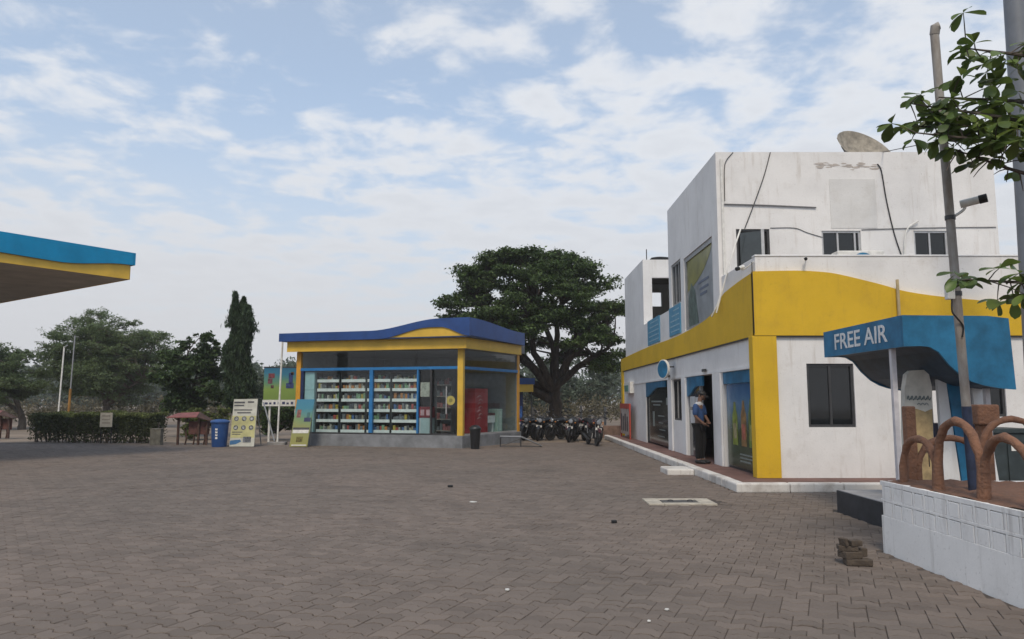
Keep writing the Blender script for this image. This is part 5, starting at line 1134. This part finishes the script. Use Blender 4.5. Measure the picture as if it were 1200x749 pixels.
# ================================================================ MOTORBIKES
def make_bike(tankcol, idx):
    t = thing('motorbike', 'motorbike', 'motorbike', (0, 0, 0), 'motorbikes parked under the big tree'); X = Matrix.Rotation(R(90), 3, 'X')
    CH = mat('chrome', (.10, .10, .105), .4, .1, 8, metal=.8); EN = mat('engine_metal', (.045, .045, .047), .45, .2, 12, metal=.5)
    TK = mat('tank_paint_%d' % idx, tankcol, .3, .1, 4); AMB = mat('amber', (.5, .18, .02), .3); REDL = mat('tail_red', (.35, .02, .02), .3)
    for x in (-.64, .64):
        w_ = MB()
        n = 26
        for j in range(n):
            a = 2 * math.pi * j / n
            for k in range(8):
                b = 2 * math.pi * k / 8; rad = .255 + .047 * math.cos(b); w_.v.append((x + rad * math.cos(a), .047 * math.sin(b), .30 + rad * math.sin(a)))
        w_.f = [(j * 8 + k, ((j + 1) % n) * 8 + k, ((j + 1) % n) * 8 + (k + 1) % 8, j * 8 + (k + 1) % 8) for j in range(n) for k in range(8)]
        ty = w_.build('tyre', BLACK, t, smooth=True)
        rm = MB().lathe([(.215, -.022), (.222, -.022), (.222, .022), (.215, .022)], (x, 0, .30), 26, X)
        for k in range(6):
            a = k * math.pi / 3; rm.bar((x + .03 * math.cos(a), 0, .30 + .03 * math.sin(a)), (x + .22 * math.cos(a), 0, .30 + .22 * math.sin(a)), .022, .028, up=(0, 1, 0))
        rm.build('rim', EN, ty); MB().lathe([(.045, -.06), (.045, .06)], (x, 0, .30), 12, X).build('hub', EN, ty)
    for s in (-.075, .075): MB().tube([(.64, s, .30), (.50, s, .68), (.43, s, .92)], [.024, .022, .022], 8).build('fork', CH, t, smooth=True)
    for x, n_ in ((.64, 'front_fender'), (-.64, 'rear_fender')):
        a0, a1 = (35, 150) if x > 0 else (20, 130); P1 = [(x + .335 * math.cos(R(a0 + (a1 - a0) * i / 9)), .30 + .335 * math.sin(R(a0 + (a1 - a0) * i / 9))) for i in range(10)]
        MB().strip([(p[0], -.055, p[1]) for p in P1], [(p[0], .055, p[1]) for p in P1], (0, 0, .010)).build(n_, TK if x > 0 else BLKP, t, smooth=True)
    MB().tube([(.40, 0, .86), (.30, 0, .56), (.18, 0, .30), (-.15, 0, .27), (-.30, 0, .50), (-.64, 0, .30)], .025, 8).build('frame', BLKP, t)
    MB().tube([(.38, 0, .84), (0, 0, .72), (-.75, 0, .76)], .024, 8).build('subframe', BLKP, t)
    MB().ball((.17, 0, .82), (.27, .135, .115), 14, 9, Matrix.Rotation(R(8), 3, 'Y')).build('fuel_tank', TK, t, smooth=True)
    st_ = arc([(-.04, 0, .80), (-.25, 0, .79), (-.5, 0, .83), (-.78, 0, .86)], 4); MB().tube(st_, [.07 + .045 * math.sin(math.pi * (i + 1) / (len(st_) + 1)) for i in range(len(st_))], 10).build('seat', BLACK, t, smooth=True)
    MB().ball((-.55, 0, .70), (.28, .11, .09), 12, 8, Matrix.Rotation(R(8), 3, 'Y')).build('tail_cowl', TK, t, smooth=True)
    e = MB().box(-.16, .16, -.11, .11, .24, .46).build('engine', EN, t, bevel=.03); MB().lathe([(.10, 0), (.105, .05), (.10, .10), (.105, .14), (.09, .20)], (.09, 0, .45), 12, Matrix.Rotation(R(20), 3, 'Y')).build('cylinder', EN, e)
    MB().tube([(.17, -.07, .42), (.25, -.10, .25), (.05, -.14, .20), (-.35, -.16, .26), (-.85, -.17, .36)], [.02, .02, .025, .045, .04], 9).build('exhaust', CH, t, smooth=True)
    MB().ball((.56, 0, .84), (.09, .115, .105), 12, 8).build('headlight', BLKP, t, smooth=True); MB().lathe([(.088, 0), (.07, .03), (.02, .04)], (.615, 0, .84), 14, Matrix.Rotation(R(90), 3, 'Y')).build('headlight_lens', mat('lamp_lens', (.25, .27, .30), .15, .1), t, smooth=True)
    MB().tube(arc([(.30, -.36, 1.02), (.38, -.2, 1.04), (.43, 0, .98), (.38, .2, 1.04), (.30, .36, 1.02)], 4), .014, 7).build('handlebar', CH, t, smooth=True)
    for s in (-1, 1):
        MB().tube([(.34, s * .26, 1.035), (.30, s * .37, 1.02)], .02, 8).build('grip', BLACK, t)
        m_ = MB().tube([(.37, s * .20, 1.04), (.36, s * .27, 1.20)], .007, 5).build('mirror_stalk', BLKP, t); MB().ball((.36, s * .29, 1.23), (.018, .065, .042), 10, 6).build('mirror', BLKP, m_, smooth=True)
        MB().ball((.56, s * .17, .80), (.04, .035, .025), 8, 6).build('indicator', AMB, t, smooth=True); MB().tube([(-.62, s * .12, .72), (-.35, s * .13, .40)], .022, 7).build('shock_absorber', CH, t)
        MB().tube([(0, s * .10, .28), (0, s * .26, .27)], .014, 6).build('foot_peg', BLACK, t)
    MB().box(.66, .68, -.11, .11, .57, .65).build('number_plate', PVC, t); MB().box(-.93, -.90, -.10, .10, .60, .68).build('number_plate', PVC, t)
    MB().ball((-.84, 0, .77), (.04, .07, .035), 10, 6).build('tail_light', REDL, t, smooth=True)
    MB().tube([(-.05, .10, .27), (-.12, .28, -.01)], .012, 6).build('side_stand', EN, t)
    return t
bk_a = make_bike((.05, .008, .010), 0); bk_b = make_bike((.012, .013, .016), 1); used = {id(bk_a): 0, id(bk_b): 0}
for (pr, x, y, rz, lab) in ((bk_a, 2.92, 27.3, -82, 'dark red motorbike standing in front of the others, facing the camera'), (bk_b, .80, 31.6, -120, 'black motorbike nearest the shop, left end of the row'), (bk_b, 1.55, 31.9, -150, 'black motorbike before the big trunk, second in the row'),
                         (bk_b, 2.10, 31.4, 215, 'black motorbike turned sideways right of the trunk'), (bk_a, 2.75, 31.2, -130, 'dark red motorbike behind the front one'), (bk_b, 2.38, 29.9, -105, 'black motorbike between the trunk and the front bike'), (bk_b, 1.15, 31.2, -100, 'black motorbike facing forward, second from the shop'), (bk_b, 3.2, 30.3, -70, 'black motorbike at the right end of the row by the low wall'), (bk_b, 1.2, 33.4, 20, 'black motorbike at the back close to the trunk')):
    o = pr if used[id(pr)] == 0 else copy_tree(pr); used[id(pr)] += 1
    o.location = (x, y, .0 if y < 28.6 else -.03); o.rotation_euler = (R(random.choice((-6, -7))), 0, R(rz)); o['label'] = lab

# ================================================================ PERSON in the doorway
def skin(name, V, E_, m_, parent, sub=2):
    """V: list of (x,y,z,rx,ry)"""
    o0 = ORGN[parent.name]; me = bpy.data.meshes.new(name); me.from_pydata([(v[0], v[1], v[2]) for v in V], E_, [])
    o = bpy.data.objects.new(name, me); COL.objects.link(o); md = o.modifiers.new('s', 'SKIN'); md.use_smooth_shade = True; md.branch_smoothing = .6
    for i, v in enumerate(V): me.skin_vertices[0].data[i].radius = (v[3], v[4] if len(v) > 4 else v[3])
    me.skin_vertices[0].data[0].use_root = True
    sb = o.modifiers.new('u', 'SUBSURF'); sb.levels = sub; sb.render_levels = sub
    ob = o.evaluated_get(bpy.context.evaluated_depsgraph_get()); nm = bpy.data.meshes.new_from_object(ob); bpy.data.objects.remove(o)
    nm.materials.clear(); nm.materials.append(m_); nm.name = name; o = bpy.data.objects.new(name, nm); COL.objects.link(o); o.parent = parent; ORGN[o.name] = ORGN[parent.name]; return o
PE = thing('person', 'person in blue and white shirt, dark trousers and cap in the open doorway', 'person', (4.42, 17.62, .143))
SK = mat('skin', (.16, .085, .055), .55, .1, 10); SHI = mat('shirt_blue', (.020, .060, .17), .8, .15, 12); TR = mat('trousers_black', (.004, .004, .005), .95, .2, 10); WS = mat('shirt_white', (.50, .51, .53), .8, .1, 10)
# local axes: the person faces +x -y (three quarter), head bowed
JT = dict(pel=(0, 0, .90, .105, .09), wai=(.0, 0, 1.06, .115, .09), che=(.01, 0, 1.26, .14, .10), nek=(.02, 0, 1.43, .05), hd0=(.045, -.01, 1.50, .06), hd1=(.07, -.02, 1.60, .075), shl=(-.15, -.02, 1.37, .055), ell=(-.19, -.03, 1.10, .042), wrl=(-.05, -.16, .93, .03), hal=(.01, -.20, .90, .035, .02),
          shr=(.16, .02, 1.37, .055), elr=(.20, -.02, 1.10, .042), wrr=(.12, -.17, .98, .03), har=(.07, -.22, .96, .035, .02), hil=(-.075, 0, .86, .08), knl=(-.09, -.02, .48, .06), anl=(-.09, .0, .09, .04), tol=(-.08, -.15, .035, .04, .03), hir=(.075, 0, .86, .08), knr=(.09, -.03, .48, .06), anr=(.08, .01, .09, .04), tor=(.10, -.14, .035, .04, .03))
kk = list(JT); ix = {k: i for i, k in enumerate(kk)}
body = skin('body', [JT[k] for k in kk], [(ix[a], ix[b]) for a, b in (('pel', 'wai'), ('wai', 'che'), ('che', 'nek'), ('nek', 'hd0'), ('hd0', 'hd1'), ('che', 'shl'), ('shl', 'ell'), ('ell', 'wrl'), ('wrl', 'hal'), ('che', 'shr'), ('shr', 'elr'), ('elr', 'wrr'), ('wrr', 'har'), ('pel', 'hil'), ('hil', 'knl'), ('knl', 'anl'), ('anl', 'tol'), ('pel', 'hir'), ('hir', 'knr'), ('knr', 'anr'), ('anr', 'tor'))], SK, PE)
def grow(k, g): v = JT[k]; return (v[0], v[1], v[2], v[3] + g, (v[4] if len(v) > 4 else v[3]) + g)
def garment(nm, keys, edges, m_, g, extra=None):
    V = [grow(k, g) for k in keys]
    if extra: V += extra
    ii = {k: i for i, k in enumerate(keys)}; return skin(nm, V, [(ii[a], ii[b]) if isinstance(a, str) else (a, b) for a, b in edges], m_, PE)
garment('shirt', ['che', 'wai', 'pel', 'shl', 'ell', 'shr', 'elr'], [('che', 'wai'), ('wai', 'pel'), ('che', 'shl'), ('shl', 'ell'), ('che', 'shr'), ('shr', 'elr')], SHI, .024)
skin('shirt_yoke', [(.01, -.01, 1.33, .185, .150), (.02, 0, 1.43, .085, .08), (-.16, -.01, 1.36, .088), (.17, .02, 1.36, .088)], [(0, 1), (0, 2), (0, 3)], WS, PE)
garment('trousers', ['pel', 'hil', 'knl', 'anl', 'hir', 'knr', 'anr'], [('pel', 'hil'), ('hil', 'knl'), ('knl', 'anl'), ('pel', 'hir'), ('hir', 'knr'), ('knr', 'anr')], TR, .018)
o_ = ORGN[PE.name]
def lp(x, y, z): return (o_.x + x, o_.y + y, o_.z + z)
for s, k in ((-1, 'l'), (1, 'r')):
    a, b = JT['an' + k], JT['to' + k]; MB().tube([lp(a[0], a[1] + .05, .045), lp(a[0], a[1] - .03, .055), lp(b[0], b[1], .04), lp(b[0], b[1] - .06, .032)], [.04, .05, .047, .028], 10).build('shoe', BLACK, PE, smooth=True)
    w_, h_ = JT['wr' + k], JT['ha' + k]; d = (Vector(h_[:3]) - Vector(w_[:3])).normalized(); sd_ = d.cross(Vector((0, 0, 1))).normalized()
    for f_ in range(4):
        q = Vector(h_[:3]) + sd_ * (-.027 + .018 * f_); L_ = (.055, .065, .06, .048)[f_]; MB().tube([lp(*(q)), lp(*(q + d * L_ * .6)), lp(*(q + d * L_ + Vector((0, 0, -.02))))], [.010, .009, .007], 6).build('finger', SK, PE, smooth=True)
    q = Vector(h_[:3]) - d * .02 + sd_ * (.035 * s); MB().tube([lp(*q), lp(*(q + sd_ * .025 * s + d * .03)), lp(*(q + sd_ * .02 * s + d * .055))], [.011, .010, .008], 6).build('thumb', SK, PE, smooth=True)
hr = Matrix.Rotation(R(28), 3, 'X')
hc = Vector((.075, -.03, 1.585)); MB().ball(lp(*(hc + Vector((0, .012, .03)))), (.088, .102, .10), 14, 9, hr).build('hair', BLACK, PE, smooth=True)
fc_ = MB().ball(lp(*(hc + Vector((0, -.035, -.012)))), (.068, .075, .105), 14, 9, hr).build('face', SK, PE, smooth=True)
for s in (-1, 1):
    MB().ball(lp(*(hc + hr @ Vector((s * .028, -.104, -.005)))), .010, 8, 6).build('eye', BLACK, fc_); MB().ball(lp(*(hc + hr @ Vector((s * .082, .0, -.01)))), (.012, .022, .032), 8, 6).build('ear', SK, fc_, smooth=True)
MB().ball(lp(*(hc + hr @ Vector((0, -.115, -.03)))), (.013, .018, .022), 8, 6).build('nose', SK, fc_, smooth=True); MB().ball(lp(*(hc + hr @ Vector((0, -.098, -.068)))), (.025, .010, .006), 8, 6).build('mouth', mat('lips', (.11, .045, .035), .5), fc_)
cpn = MB().ball(lp(*(hc + hr @ Vector((0, .008, .060)))), (.096, .108, .062), 14, 8, hr).build('cap', BLACK, PE, smooth=True)
MB().ball(lp(*(hc + hr @ Vector((0, -.125, .048)))), (.072, .062, .008), 12, 6, hr).build('cap_brim', BLACK, cpn, smooth=True)
PE.rotation_euler = (0, 0, R(38))

# ================================================================ HAZE
hz_ = MB().box(-455, 455, -105, 705, -1.04, 12.6).build('haze', bpy.data.materials.new('haze')); tag(hz_, kind='stuff')
hm_ = hz_.data.materials[0]; hm_.use_nodes = True; hm_.node_tree.nodes.remove(hm_.node_tree.nodes['Principled BSDF'])
pv = hm_.node_tree.nodes.new('ShaderNodeVolumePrincipled'); pv.inputs['Color'].default_value = (.92, .94, .97, 1); pv.inputs['Density'].default_value = HAZE
hm_.node_tree.links.new(pv.outputs[0], hm_.node_tree.nodes['Material Output'].inputs['Volume'])
